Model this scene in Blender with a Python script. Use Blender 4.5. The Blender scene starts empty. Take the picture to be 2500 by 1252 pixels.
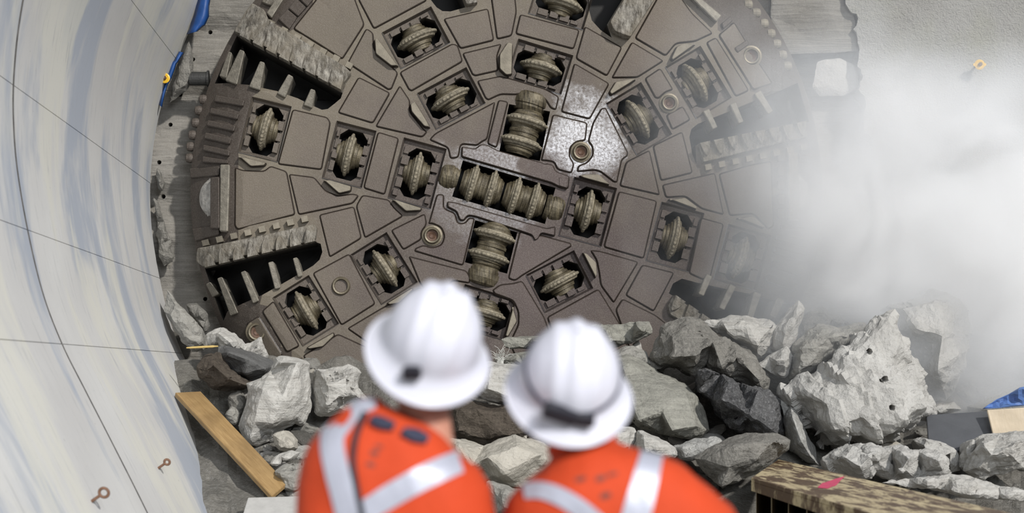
import bpy, bmesh, math, random
from mathutils import Vector, Matrix, noise
from mathutils.geometry import delaunay_2d_cdt
from mathutils.bvhtree import BVHTree

random.seed(7)
SC = bpy.context.scene
COL = SC.collection
R = math.radians

# ------------------------------------------------------------------ camera
F = 3967.0                       # focal length in pixels of the 2500 wide frame
VX, VY = 1007.0, 905.0           # where the tunnel axis meets the frame
EYE = 1.7
cd = bpy.data.cameras.new('camera')
cam = bpy.data.objects.new('camera', cd)
COL.objects.link(cam)
cam.location = (0, 0, EYE)
cam.rotation_euler = (R(90), 0, 0)
cd.sensor_width = 36.0
cd.lens = F / 2500 * 36.0
cd.shift_x = (1250 - VX) / 2500
cd.shift_y = (VY - 626) / 2500
cd.clip_end = 200
cd.dof.use_dof = True
cd.dof.focus_distance = 16.9
cd.dof.aperture_fstop = 1.9
SC.camera = cam

# ------------------------------------------------------------------ sky, sun, added fill light, exposure
w = bpy.data.worlds.new('world')
SC.world = w
w.use_nodes = True
wb = w.node_tree.nodes['Background']
wb.inputs[0].default_value = (0.78, 0.84, 0.95, 1)
wb.inputs[1].default_value = 0.30
sd = bpy.data.lights.new('sun', 'SUN')
sd.energy = 3.25
sd.angle = R(2.5)
sd.color = (1.0, 0.965, 0.92)
sun = bpy.data.objects.new('sun', sd)
COL.objects.link(sun)
SUNV = Vector((0.44, -0.78, 0.50)).normalized()
sun.rotation_euler = SUNV.to_track_quat('Z', 'Y').to_euler()
ad = bpy.data.lights.new('rear_fill_light', 'AREA')  # unseen soft light added behind the camera for face highlight and front fill
ad.energy = 1750
ad.shape = 'RECTANGLE'
ad.size, ad.size_y = 6.5, 4.6
ad.color = (0.9, 0.94, 1.0)
area = bpy.data.objects.new('rear_fill_light', ad)
COL.objects.link(area)
area.location = (4.4, -7.0, 7.75)
area.rotation_euler = (Vector(area.location) - Vector((1.6, 17, 4.2))).to_track_quat('Z', 'Y').to_euler()
vs = SC.view_settings
vs.view_transform = 'Standard'
vs.look = 'None'
vs.gamma = 1.0
vs.use_curve_mapping = False
vs.exposure = 0.0
SC.cycles.use_denoising = True
SC.cycles.max_bounces = 10
SC.cycles.volume_bounces = 8
SC.cycles.volume_step_rate = 2.0
SC.cycles.volume_max_steps = 128

# ------------------------------------------------------------------ helpers
def at(px, py, Y):
    """point seen at pixel (px, py) of the photograph, Y metres down the tunnel"""
    return Vector(((px - VX) * Y / F, Y, EYE + (VY - py) * Y / F))

def link(o, parent=None):
    COL.objects.link(o)
    if parent is not None:
        o.parent = parent
    return o

def mk(name, verts, faces, mats, parent=None, mi=None, smooth=False, loc=None):
    me = bpy.data.meshes.new(name)
    if loc is not None:
        verts = [Vector(v) - Vector(loc) for v in verts]
    me.from_pydata([tuple(v) for v in verts], [], faces)
    if not isinstance(mats, (list, tuple)):
        mats = [mats]
    for m in mats:
        me.materials.append(m)
    if mi:
        me.polygons.foreach_set('material_index', mi)
    if smooth:
        me.polygons.foreach_set('use_smooth', [True] * len(me.polygons))
    me.update()
    o = bpy.data.objects.new(name, me)
    if loc is not None:
        o.location = loc
    link(o, parent)
    return o

def fix_normals(o):
    bm = bmesh.new(); bm.from_mesh(o.data)
    bmesh.ops.recalc_face_normals(bm, faces=bm.faces)
    bm.to_mesh(o.data); bm.free()

def thing(name, label, cat, loc=(0, 0, 0), group=None):
    o = bpy.data.objects.new(name, None)
    o.empty_display_size = 0.1
    o.location = loc
    link(o)
    return tag(o, label, cat, group)

def tag(o, label=None, cat=None, group=None, kind=None):
    if label: o['label'] = label
    if cat: o['category'] = cat
    if group: o['group'] = group
    if kind: o['kind'] = kind
    return o

def setparent(o, p):
    o.parent = p
    o.matrix_parent_inverse = Matrix.Translation(-Vector(p.location))
    return o

def area2(p):
    return 0.5 * sum(p[i][0] * p[(i + 1) % len(p)][1] - p[(i + 1) % len(p)][0] * p[i][1] for i in range(len(p)))

def inside(p, poly):
    x, y = p; c = False; n = len(poly); j = n - 1
    for i in range(n):
        xi, yi = poly[i][0], poly[i][1]; xj, yj = poly[j][0], poly[j][1]
        if (yi > y) != (yj > y) and x < (xj - xi) * (y - yi) / (yj - yi) + xi:
            c = not c
        j = i
    return c

def fillet(poly, rad, seg=3):
    out = []; n = len(poly)
    for i in range(n):
        p0 = Vector(poly[i - 1][:2]); p = Vector(poly[i][:2]); p1 = Vector(poly[(i + 1) % n][:2])
        a = (p0 - p); b = (p1 - p)
        la, lb = a.length, b.length
        if la < 1e-6 or lb < 1e-6: continue
        d = min(rad, la * .42, lb * .42)
        A = p + a / la * d; B = p + b / lb * d
        for k in range(seg + 1):
            t = k / seg
            q = A.lerp(p, t).lerp(p.lerp(B, t), t)
            out.append((q.x, q.y))
    return out

def inset(poly, d):
    s = 1 if area2(poly) > 0 else -1
    out = []; n = len(poly)
    for i in range(n):
        p0 = Vector(poly[i - 1]); p = Vector(poly[i]); p1 = Vector(poly[(i + 1) % n])
        e0 = (p - p0); e1 = (p1 - p)
        if e0.length < 1e-6 or e1.length < 1e-6:
            out.append(tuple(p)); continue
        n0 = Vector((-e0.y, e0.x)).normalized() * s
        n1 = Vector((-e1.y, e1.x)).normalized() * s
        m = n0 + n1
        if m.length < .3: m = n0
        m.normalize()
        k = d / max(.5, m.dot(n0))
        out.append(tuple(p + m * k))
    return out

def cdt(outer, holes=(), step=None, extra=()):
    """triangles filling `outer` minus holes, with interior grid points every `step`"""
    vs_ = []; es = []
    def add(loop):
        s = len(vs_)
        for q in loop: vs_.append(Vector((q[0], q[1])))
        n = len(loop)
        for i in range(n): es.append((s + i, s + (i + 1) % n))
    add(outer)
    for h in holes: add(h)
    for q in extra: vs_.append(Vector((q[0], q[1])))
    if step:
        xs = [p[0] for p in outer]; ys = [p[1] for p in outer]
        x = min(xs) + step * .5; k = 0
        while x < max(xs):
            y = min(ys) + step * (.5 if k % 2 else .25)
            while y < max(ys):
                if inside((x, y), outer) and not any(inside((x, y), h) for h in holes):
                    vs_.append(Vector((x, y)))
                y += step
            x += step; k += 1
    v, e, f, ov, oe, of = delaunay_2d_cdt(vs_, es, [], 0, 1e-3)
    fs = []
    for t in f:
        c = ((v[t[0]].x + v[t[1]].x + v[t[2]].x) / 3, (v[t[0]].y + v[t[1]].y + v[t[2]].y) / 3)
        if inside(c, outer) and not any(inside(c, h) for h in holes):
            fs.append(tuple(t))
    return [(q.x, q.y) for q in v], fs, ov

def lathe(profile, n=32, tooth=None):
    """profile (axis, radius) turned about local X; tooth(i) scales radius of ring points"""
    V = []; Fc = []
    for j, (a, r) in enumerate(profile):
        for i in range(n):
            t = 2 * math.pi * i / n
            rr = r * (tooth(i, j) if tooth else 1)
            V.append((a, rr * math.cos(t), rr * math.sin(t)))
    m = len(profile)
    for j in range(m - 1):
        for i in range(n):
            Fc.append((j * n + i, j * n + (i + 1) % n, (j + 1) * n + (i + 1) % n, (j + 1) * n + i))
    Fc.append(tuple(range(n))[::-1]); Fc.append(tuple((m - 1) * n + i for i in range(n)))
    return V, Fc

def box_mesh(V, Fc, c):
    """append a hexahedron: c = eight corners, bottom four then top four"""
    s = len(V); V.extend(c)
    for q in ((0, 3, 2, 1), (4, 5, 6, 7), (0, 1, 5, 4), (1, 2, 6, 5), (2, 3, 7, 6), (3, 0, 4, 7)):
        Fc.append(tuple(s + i for i in q))

# ------------------------------------------------------------------ materials
class NT:
    def __init__(s, name):
        s.m = bpy.data.materials.new(name); s.m.use_nodes = True
        s.t = s.m.node_tree; s.b = s.t.nodes['Principled BSDF']
    def n(s, typ, **kw):
        x = s.t.nodes.new(typ)
        for k, v in kw.items():
            if k.startswith('i_'):
                key = k[2:]
                x.inputs[int(key) if key.isdigit() else key].default_value = v
            else: setattr(x, k, v)
        return x
    def l(s, a, b): s.t.links.new(a, b)
    def noise(s, vec, scale, detail=5, rough=.55, dist=0.0):
        x = s.n('ShaderNodeTexNoise', i_Scale=scale, i_Detail=detail, i_Roughness=rough, i_Distortion=dist)
        if vec is not None: s.l(vec, x.inputs['Vector'])
        return x.outputs['Fac']
    def ramp(s, fac, a, b, ca=(0, 0, 0, 1), cb=(1, 1, 1, 1)):
        x = s.n('ShaderNodeValToRGB')
        x.color_ramp.elements[0].position = a; x.color_ramp.elements[1].position = b
        x.color_ramp.elements[0].color = ca; x.color_ramp.elements[1].color = cb
        s.l(fac, x.inputs[0]); return x.outputs[0]
    def mix(s, fac, a, b):
        x = s.n('ShaderNodeMix', data_type='RGBA')
        for i, v in ((0, fac), (6, a), (7, b)):
            if isinstance(v, (int, float)): x.inputs[i].default_value = v
            elif isinstance(v, tuple): x.inputs[i].default_value = v if len(v) == 4 else (*v, 1)
            else: s.l(v, x.inputs[i])
        return x.outputs[2]
    def math(s, op, a, b=None, clamp=False):
        x = s.n('ShaderNodeMath', operation=op, use_clamp=clamp)
        for i, v in ((0, a), (1, b)):
            if v is None: continue
            if isinstance(v, (int, float)): x.inputs[i].default_value = v
            else: s.l(v, x.inputs[i])
        return x.outputs[0]
    def bump(s, h, strength, dist=.02):
        x = s.n('ShaderNodeBump', i_Strength=strength, i_Distance=dist)
        s.l(h, x.inputs['Height']); s.l(x.outputs[0], s.b.inputs['Normal'])
    def pos(s): return s.n('ShaderNodeNewGeometry').outputs['Position']
    def obj(s): return s.n('ShaderNodeTexCoord').outputs['Object']
    def scaled(s, vec, sc, rot=(0, 0, 0)):
        x = s.n('ShaderNodeMapping'); x.inputs['Scale'].default_value = sc; x.inputs['Rotation'].default_value = rot
        s.l(vec, x.inputs[0]); return x.outputs[0]
    def dist(s, vec, p):
        x = s.n('ShaderNodeVectorMath', operation='DISTANCE'); s.l(vec, x.inputs[0]); x.inputs[1].default_value = p
        return x.outputs['Value']

def plain(name, c, rough=.6, metal=0.0, var=.25, scale=8, bump=.15, bscale=60, spec=.5):
    k = NT(name); v = k.pos()
    f = k.ramp(k.noise(v, scale), .3, .7)
    d = tuple(x * (1 - var) for x in c)
    k.l(k.mix(f, d, tuple(c)), k.b.inputs['Base Color'])
    k.b.inputs['Roughness'].default_value = rough; k.b.inputs['Metallic'].default_value = metal
    k.b.inputs['Specular IOR Level'].default_value = spec
    if bump: k.bump(k.noise(v, bscale, 3), bump, .01)
    return k.m

HEADY = 17.1
HC = (1236.0, 467.0)
HR = 771.0

def steel_face(name, tint=1.0, dust=.35, wet=True):
    k = NT(name); v = k.pos()
    big = k.ramp(k.noise(v, 1.1, 4), .35, .7)
    base = k.mix(big, (.066 * tint, .049 * tint, .045 * tint), (.097 * tint, .074 * tint, .068 * tint))
    dn = k.noise(v, 2.3, 6, .62)
    grad = k.math('MULTIPLY', k.dist(v, at(1330, 620, HEADY)), .2)
    df = k.ramp(k.math('ADD', k.math('MULTIPLY', dn, .7), grad), .45, 1.25)
    base = k.mix(k.math('MULTIPLY', df, dust * 1.5, True), base, (.19, .165, .118))
    gr = k.ramp(k.noise(v, 75, 3, .7), .45, .75)
    base = k.mix(k.math('MULTIPLY', gr, .30), base, (.30, .275, .245))
    k.l(base, k.b.inputs['Base Color'])
    k.b.inputs['Metallic'].default_value = .25
    if wet:
        d1 = k.ramp(k.math('ADD', k.dist(v, at(1425, 335, HEADY)), k.math('MULTIPLY', k.noise(v, 3, 5, .65), 1.0)), .75, 2.1, (1, 1, 1, 1), (0, 0, 0, 1))
        d2 = k.ramp(k.math('ADD', k.dist(v, at(1180, 480, HEADY)), k.math('MULTIPLY', k.noise(v, 4, 4), .8)), .9, 1.9, (.45, .45, .45, 1), (0, 0, 0, 1))
        wf = k.math('MAXIMUM', d1, d2)
        sp = k.ramp(k.noise(v, 38, 4, .75), .34, .62)
        wf = k.math('MULTIPLY', wf, sp)
        rg = k.math('SUBTRACT', .62, k.math('MULTIPLY', wf, .25))
        k.l(rg, k.b.inputs['Roughness'])
        k.l(wf, k.b.inputs['Coat Weight']); k.b.inputs['Coat Roughness'].default_value = .16; k.b.inputs['Coat IOR'].default_value = 1.6
    else:
        k.b.inputs['Roughness'].default_value = .65
    k.bump(k.math('ADD', k.noise(v, 120, 3, .6), k.math('MULTIPLY', k.noise(v, 14, 4), .8)), .35, .012)
    return k.m

def rock_mat(name, c1, c2, speck=(.55, .55, .53), spk=.25, streak=0.0, bump=.7, rot=(0, 0, 0), fine=45):
    k = NT(name); v = k.obj()
    big = k.ramp(k.noise(v, 2.2, 6, .6, .4), .3, .72)
    base = k.mix(big, c1, c2)
    if streak:
        sv = k.scaled(v, (1.2, 2.0, 16.0), rot)
        st = k.ramp(k.noise(sv, 2.0, 6, .65, .3), .36, .66)
        base = k.mix(k.math('MULTIPLY', st, streak), base, tuple(min(.8, x * 1.7) for x in c2))
        stn = k.noise(sv, 2.6, 5, .6)
    g = k.ramp(k.noise(v, fine, 4, .75), .48, .72)
    base = k.mix(k.math('MULTIPLY', g, spk), base, speck)
    g2 = k.ramp(k.noise(v, fine * .7, 3, .7), .56, .75)
    base = k.mix(k.math('MULTIPLY', g2, .45), base, tuple(x * .35 for x in c1))
    k.l(base, k.b.inputs['Base Color'])
    k.b.inputs['Roughness'].default_value = .9
    k.b.inputs['Specular IOR Level'].default_value = .2
    h = k.math('ADD', k.noise(v, 9, 8, .65), k.math('MULTIPLY', k.noise(v, 50, 4, .7), .35))
    if streak: h = k.math('ADD', h, k.math('MULTIPLY', stn, streak))
    k.bump(h, bump, .05)
    return k.m

M_FACE = steel_face('cutterhead_wear_plate_steel')
M_BASE = steel_face('cutterhead_base_steel', .92, .5)
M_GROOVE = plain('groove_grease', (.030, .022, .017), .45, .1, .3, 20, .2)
M_DARK = plain('cavity_shade_black', (.018, .017, .016), .75, 0, .3, 5, .2)  # near-black stands in for the shade deep inside the holes
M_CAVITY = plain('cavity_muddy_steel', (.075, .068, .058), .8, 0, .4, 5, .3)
def hub_mat():
    k = NT('cutter_hub_olive_steel'); v = k.obj()
    st = k.noise(k.scaled(v, (26, 3, 3)), 2.0, 6, .7)
    b = k.mix(k.ramp(st, .38, .66), (.030, .024, .015), (.165, .138, .085))
    b = k.mix(k.math('MULTIPLY', k.ramp(k.noise(v, 9, 5, .65), .45, .7), .55), b, (.24, .21, .15))
    k.l(b, k.b.inputs['Base Color']); k.b.inputs['Roughness'].default_value = .45; k.b.inputs['Metallic'].default_value = .35
    k.bump(k.math('ADD', st, k.noise(v, 30, 5, .7)), .5, .012); return k.m
M_HUB = hub_mat()
M_RING = plain('cutter_ring_dusty_steel', (.34, .30, .22), .6, .2, .6, 22, 1.0, 55)
M_HOUS = steel_face('cutter_housing_shaded_steel', .8, .25, False)  # darker tint puts the recess shade into the seat colour
M_GUARD = plain('guard_block_dusty_steel', (.27, .24, .185), .7, .15, .35, 12, .4, 60)
M_BAR = plain('grizzly_bar_scraped_steel', (.30, .275, .225), .65, .2, .45, 20, .6, 60)
def lip_mat():
    k = NT('bucket_lip_scraped_steel'); v = k.pos()
    a = k.ramp(k.noise(k.scaled(v, (9, 3, 3), (0, .9, 0)), 3, 6, .7), .38, .68)
    b = k.mix(a, (.085, .075, .06), (.50, .47, .41))
    b = k.mix(k.ramp(k.noise(v, 5, 5), .4, .7), b, (.25, .22, .17))
    k.l(b, k.b.inputs['Base Color']); k.b.inputs['Roughness'].default_value = .6; k.b.inputs['Metallic'].default_value = .25
    k.bump(k.noise(v, 18, 6, .7), .9, .04)
    return k.m
M_LIP = lip_mat()
M_RIM = steel_face('cutterhead_rim_shaded_steel', .6, .12, False)  # tint darkened to stand in for shade on the rim curving away
M_BOLT = plain('nozzle_steel', (.17, .145, .10), .45, .4, .3, 15, .2)
M_RUST = plain('nozzle_rust', (.12, .065, .04), .6, .2, .4, 30, .3)

def face_rock_mat():
    k = NT('bored_rock'); v = k.pos()
    sv = k.scaled(v, (.9, 1, 14), (0, R(6), 0))
    st = k.noise(sv, 2.2, 7, .66, .5)
    base = k.mix(k.ramp(st, .35, .68), (.175, .165, .145), (.27, .255, .225))
    base = k.mix(k.ramp(k.noise(v, 1.0, 5), .4, .7), base, k.mix(.5, base, (.30, .285, .26)))
    g = k.ramp(k.noise(v, 70, 3, .7), .5, .75)
    base = k.mix(k.math('MULTIPLY', g, .25), base, (.5, .49, .46))
    k.l(base, k.b.inputs['Base Color']); k.b.inputs['Roughness'].default_value = .9
    k.b.inputs['Specular IOR Level'].default_value = .2
    k.bump(k.math('ADD', st, k.math('MULTIPLY', k.noise(v, 30, 5, .7), .4)), .6, .05)
    return k.m
M_ROCKFACE = face_rock_mat()

def shotcrete_mat():
    k = NT('shotcrete'); v = k.pos()
    base = k.mix(k.ramp(k.noise(v, .9, 5), .3, .7), (.345, .338, .315), (.43, .424, .40))
    base = k.mix(k.math('MULTIPLY', k.ramp(k.noise(v, 2.0, 4), .5, .75), .5), base, (.37, .37, .29))
    base = k.mix(k.math('MULTIPLY', k.ramp(k.noise(v, 26, 5, .7), .52, .72), .35), base, (.25, .24, .22))
    k.l(base, k.b.inputs['Base Color']); k.b.inputs['Roughness'].default_value = .95
    k.b.inputs['Specular IOR Level'].default_value = .15
    k.bump(k.math('ADD', k.noise(v, 26, 6, .65), k.math('MULTIPLY', k.noise(v, 60, 3, .6), .7)), .9, .04)
    return k.m
M_SHOT = shotcrete_mat()

def wall_mat():
    k = NT('lining_concrete')
    uv = k.n('ShaderNodeTexCoord').outputs['UV']
    base = k.mix(k.ramp(k.noise(uv, .5, 4), .35, .65), (.575, .57, .56), (.67, .67, .655))
    # blue grey release-film bands and cream patches running round the ring
    band = k.noise(k.scaled(uv, (.20, .50, 1)), 1.2, 7, .58, .5)
    base = k.mix(k.ramp(band, .48, .55), base, (.42, .455, .515))
    cream = k.noise(k.scaled(uv, (.28, .8, 1)), 1.1, 7, .6, .5)
    base = k.mix(k.math('MULTIPLY', k.ramp(cream, .50, .58), .75), base, (.69, .68, .61))
    sc = k.noise(k.scaled(uv, (1.2, 11, 1)), 1.6, 6, .75)
    base = k.mix(k.math('MULTIPLY', k.ramp(sc, .56, .68), .6), base, (.36, .37, .38))
    pit = k.ramp(k.noise(uv, 28, 3, .6), .69, .74)
    base = k.mix(k.math('MULTIPLY', pit, .6), base, (.25, .25, .25))
    k.l(base, k.b.inputs['Base Color']); k.b.inputs['Roughness'].default_value = .62
    k.b.inputs['Specular IOR Level'].default_value = .3
    k.bump(k.math('ADD', sc, k.math('MULTIPLY', k.noise(uv, 30, 4), .2)), .15, .01)
    return k.m
M_WALL = wall_mat()
M_JOINT = plain('joint_grime', (.10, .095, .09), .9, 0, .5, 12, .3)

M_RK = {
 'pale':  rock_mat('rock_pale', (.36, .345, .315), (.50, .485, .45), streak=.35, rot=(0, R(70), 0)),
 'grey':  rock_mat('rock_grey', (.22, .213, .19), (.34, .33, .30), streak=.25, rot=(0, R(20), 0)),
 'green': rock_mat('rock_greenish', (.17, .168, .148), (.29, .285, .25), (.5, .5, .42), .35, .35, rot=(0, R(4), 0)),
 'dark':  rock_mat('rock_dark', (.055, .055, .057), (.125, .125, .125), (.6, .6, .6), .30, .15, 1.0),
 'brown': rock_mat('rock_brown_dark', (.055, .045, .036), (.12, .10, .08), (.3, .26, .2), .2, .3, 1.0),
 'slate': rock_mat('rock_slate', (.095, .095, .093), (.145, .145, .14), (.3, .3, .3), .2, .0, .5),
 'sand':  rock_mat('rock_sandy', (.40, .375, .32), (.50, .47, .41), (.62, .6, .55), .4, .0, .6, fine=70),
 'white': rock_mat('rock_dusty_white', (.41, .40, .375), (.56, .55, .52), (.68, .68, .65), .3, .0, .8),
 'speck': rock_mat('rock_speckled', (.26, .26, .245), (.50, .495, .47), (.75, .75, .72), .5, .0, .8, fine=40),
 'mid':   rock_mat('rock_mid', (.15, .145, .13), (.26, .25, .225), (.5, .48, .43), .4, .2, 1.0, rot=(0, R(-30), 0)),
}
M_SOIL = rock_mat('rubble_soil', (.13, .125, .11), (.24, .23, .205), (.42, .41, .38), .45, .0, 1.0, fine=25)
M_FLOOR = rock_mat('muddy_floor', (.26, .25, .23), (.36, .35, .33), streak=0, bump=.5)

# ------------------------------------------------------------------ setting: lining wall on the left
EDGE = [(560, -420), (540, -260), (515, -110), (490, 0), (468, 60), (440, 128), (412, 200), (391, 270), (376, 350), (368, 430),
        (367, 500), (373, 580), (390, 680), (414, 780), (445, 862), (480, 932), (520, 1010), (568, 1105), (620, 1212), (655, 1290)]
WY0, WY1 = 17.9, 1.0
prof = [at(x, y, WY0) for x, y in EDGE]
def smooth_path(pts, n):
    out = []
    for i in range(len(pts) - 1):
        p0 = pts[max(i - 1, 0)]; p1 = pts[i]; p2 = pts[i + 1]; p3 = pts[min(i + 2, len(pts) - 1)]
        for k in range(n):
            t = k / n
            out.append(.5 * ((2 * p1) + (p2 - p0) * t + (2 * p0 - 5 * p1 + 4 * p2 - p3) * t * t + (3 * p1 - p0 - 3 * p2 + p3) * t ** 3))
    out.append(pts[-1]); return out
prof = smooth_path(prof, 14)
prof = [(p.x, p.z) for p in prof]
# rows inserted so that the axial joints are narrow grooves
def groove_params(vals, joints, half):
    out = []
    for v in vals:
        if all(abs(v - j) > half * 2.2 for j in joints): out.append((v, 0))
    for j in joints:
        out += [(j - half, 0), (j - half * .45, 1), (j + half * .45, 1), (j + half, 0)]
    return sorted(out)
arc = [0.0]
for a, b in zip(prof[:-1], prof[1:]):
    arc.append(arc[-1] + math.hypot(b[0] - a[0], b[1] - a[1]))
def arc_at_py(py):
    z = EYE + (VY - py) * WY0 / F
    for i in range(len(prof) - 1):
        if prof[i][1] >= z > prof[i + 1][1]:
            t = (prof[i][1] - z) / (prof[i][1] - prof[i + 1][1])
            return arc[i] + t * (arc[i + 1] - arc[i])
    return 0
def prof_at(s):
    for i in range(len(arc) - 1):
        if arc[i + 1] >= s:
            t = (s - arc[i]) / max(1e-9, arc[i + 1] - arc[i])
            x = prof[i][0] + t * (prof[i + 1][0] - prof[i][0]); z = prof[i][1] + t * (prof[i + 1][1] - prof[i][1])
            dx, dz = prof[i + 1][0] - prof[i][0], prof[i + 1][1] - prof[i][1]
            L = math.hypot(dx, dz); return x, z, (dz / L, -dx / L)
    return prof[-1][0], prof[-1][1], (-1, 0)
srow = groove_params([arc[-1] * i / 300 for i in range(301)], [arc_at_py(y) for y in (-10, 147, 447, 679, 862)], .0035)
yrow = groove_params([WY0 - (WY0 - WY1) * i / 60 for i in range(61)], [11.76, 5.6], .024)
V = []; Fc = []; MI = []; UV = []
for s, g in srow:
    s = min(max(s, 0), arc[-1] - 1e-6)
    x, z, nn = prof_at(s)
    for y, gy in yrow:
        dep = .012 * max(g, gy) + .006 * noise.noise((s * .5, y * .4, 3))
        dep += .022 * gy * max(0, noise.noise((s * 1.7, 2, 9)) + .35)
        V.append((x + nn[0] * dep, y, z + nn[1] * dep)); UV.append((s, y))
nr, nc = len(srow), len(yrow)
for i in range(nr - 1):
    for j in range(nc - 1):
        Fc.append((i * nc + j, i * nc + j + 1, (i + 1) * nc + j + 1, (i + 1) * nc + j))
        gg = (yrow[j][1] + yrow[j + 1][1] > 0)
        MI.append(1 if gg or (srow[i][1] + srow[i + 1][1] > 1.5 and noise.noise((yrow[j][0] * 1.5, srow[i][0], 5)) > .05) else 0)
# end face and back of the lining (0.35 m thick)
wall = mk('wall_left', V, Fc, [M_WALL, M_JOINT], mi=MI, smooth=False)
ul = wall.data.uv_layers.new(name='UVMap')
for lp in wall.data.loops: ul.data[lp.index].uv = UV[lp.vertex_index]
bm = bmesh.new(); bm.from_mesh(wall.data)
bm.normal_update()
if sum((f.normal.x for f in bm.faces)) < 0: bmesh.ops.reverse_faces(bm, faces=bm.faces)
bm.to_mesh(wall.data); bm.free()
sm = wall.modifiers.new('thickness', 'SOLIDIFY'); sm.thickness = .32; sm.offset = -1
tag(wall, kind='structure')

# ------------------------------------------------------------------ setting: floor
fl = mk('floor', [(-9, -3, 0), (14, -3, 0), (14, 19, 0), (-9, 19, 0)], [(0, 1, 2, 3)], M_FLOOR)
tag(fl, kind='structure')

# ------------------------------------------------------------------ setting: bored rock wall behind the cutterhead
def circle(cx, cy, r, n=10, ph=0):
    return [(cx + r * math.cos(2 * math.pi * i / n + ph), cy + r * math.sin(2 * math.pi * i / n + ph)) for i in range(n)]
RY = 18.05
DRILL = [(512, 76), (508, 6), (472, 146), (439, 229), (415, 303), (391, 398), (397, 478), (395, 562), (408, 640), (502, 730),
         (1955, 40), (1990, 103), (2047, 733), (2063, 455)]
ro = [(250, -420), (2750, -420), (2750, 1330), (250, 1330)]
holes = [circle(HC[0], HC[1], 715, 90)] + [circle(x, y, 5.5, 9) for x, y in DRILL]
v2, f2, _ = cdt(ro, holes, 22)
def rock_depth(x, y):
    d = .05 * noise.fractal((x * .006, y * .018, 1.3), 1.0, 2.0, 5)
    # bored ledges on the left, blocky benches upper right
    d += .06 * math.tanh(6 * noise.noise((x * .003, y * .012, 7.7)))
    if x > 1850 and y < 135: d -= .16
    return d
V = [at(x, y, RY) + Vector((0, rock_depth(x, y), 0)) for x, y in v2]
Fc = [tuple(t) for t in f2]
for x, y in DRILL:
    c = circle(x, y, 5.5, 9); s = len(V); d0 = rock_depth(x, y)
    V += [at(a, b, RY) + Vector((0, rock_depth(a, b), 0)) for a, b in c] + [at(a, b, RY) + Vector((0, d0 + .25, 0)) for a, b in c]
    Fc += [(s + i, s + (i + 1) % 9, s + 9 + (i + 1) % 9, s + 9 + i) for i in range(9)] + [tuple(s + 9 + i for i in range(9))]
rf = mk('wall_back', V, Fc, M_ROCKFACE)
bm = bmesh.new(); bm.from_mesh(rf.data)
for f in bm.faces:
    if f.normal.y > 0: f.normal_flip()
bm.to_mesh(rf.data); bm.free()
tag(rf, kind='structure')

# shotcrete skin on the headwall right of the cutterhead (broken edge towards the machine)
def jag(pts, amp, step=9, seed=0):
    out = []
    for i in range(len(pts) - 1):
        a = Vector(pts[i]); b = Vector(pts[i + 1]); n = max(1, int((b - a).length / step))
        d = (b - a).normalized(); nn = Vector((-d.y, d.x))
        for k in range(n):
            p = a.lerp(b, k / n)
            out.append(tuple(p + nn * amp * noise.fractal((p.x * .03, p.y * .03, seed), 1.0, 2.0, 4)))
    out.append(tuple(pts[-1])); return out
sh_edge = jag([(2075, -420), (2050, -60), (2062, 0), (2090, 45), (2096, 120), (2104, 210), (2110, 300), (2140, 400), (2165, 470), (2200, 540), (2222, 610),
               (2285, 690), (2340, 760), (2400, 870), (2420, 950), (2420, 1330)], 14, 8, 4)
so = sh_edge + [(2760, 1330), (2760, -420)]
v2, f2, _ = cdt(so, [], 20)
SY = 17.55
V = [at(x, y, SY) + Vector((0, .022 * noise.fractal((x * .02, y * .02, 5.5), 1.0, 2.0, 5), 0)) for x, y in v2]
Fc = list(f2); n0 = len(sh_edge)
for i in range(n0 - 1):
    s = len(V)
    (x0, y0), (x1, y1) = sh_edge[i], sh_edge[i + 1]
    q = .022
    V += [at(x0, y0, SY) + Vector((0, q * noise.fractal((x0 * .02, y0 * .02, 5.5), 1.0, 2.0, 5), 0)), at(x1, y1, SY) + Vector((0, q * noise.fractal((x1 * .02, y1 * .02, 5.5), 1.0, 2.0, 5), 0)),
          at(x1, y1, SY) + Vector((.12 + .1 * noise.noise((y1 * .02, 3, 1)), .55, 0)), at(x0, y0, SY) + Vector((.12 + .1 * noise.noise((y0 * .02, 3, 1)), .55, 0))]
    Fc.append((s, s + 1, s + 2, s + 3))
sw = mk('wall_right', V, Fc, M_SHOT, smooth=False)
sw.data.polygons.foreach_set('use_smooth', [i < len(f2) for i in range(len(sw.data.polygons))])
tag(sw, kind='structure')

# ------------------------------------------------------------------ the cutterhead
def dome(px, py):
    r = math.hypot(px - HC[0], py - HC[1])
    return .50 * max(0, (r - 636) / (HR - 636)) ** 2 if r > 636 else 0.0
def fp(px, py, h=0.0):
    Y = HEADY + dome(px, py)
    p = at(px, py, Y); p.y = Y - h
    return p
S_PX = HEADY / F                       # metres per photograph pixel on the cutterhead face
AX = R(16.5)

head = thing('tunnel_boring_cutterhead', 'huge round brown steel tunnel boring cutterhead breaking out of the rock wall', 'tunnel boring machine', fp(*HC))
def hpart(o, p=None): return setparent(o, head) if p is None else setparent_sub(o, p)
def mkh(name, V, Fc, mats, mi=None, smooth=False):
    """a part of the cutterhead"""
    o = mk(name, V, Fc, mats, mi=mi, smooth=smooth)
    return setparent(o, head)

def rotpt(c, ang, a, b):
    ca, sa = math.cos(ang), math.sin(ang)
    return (c[0] + a * ca - b * sa, c[1] + a * sa + b * ca)

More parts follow.
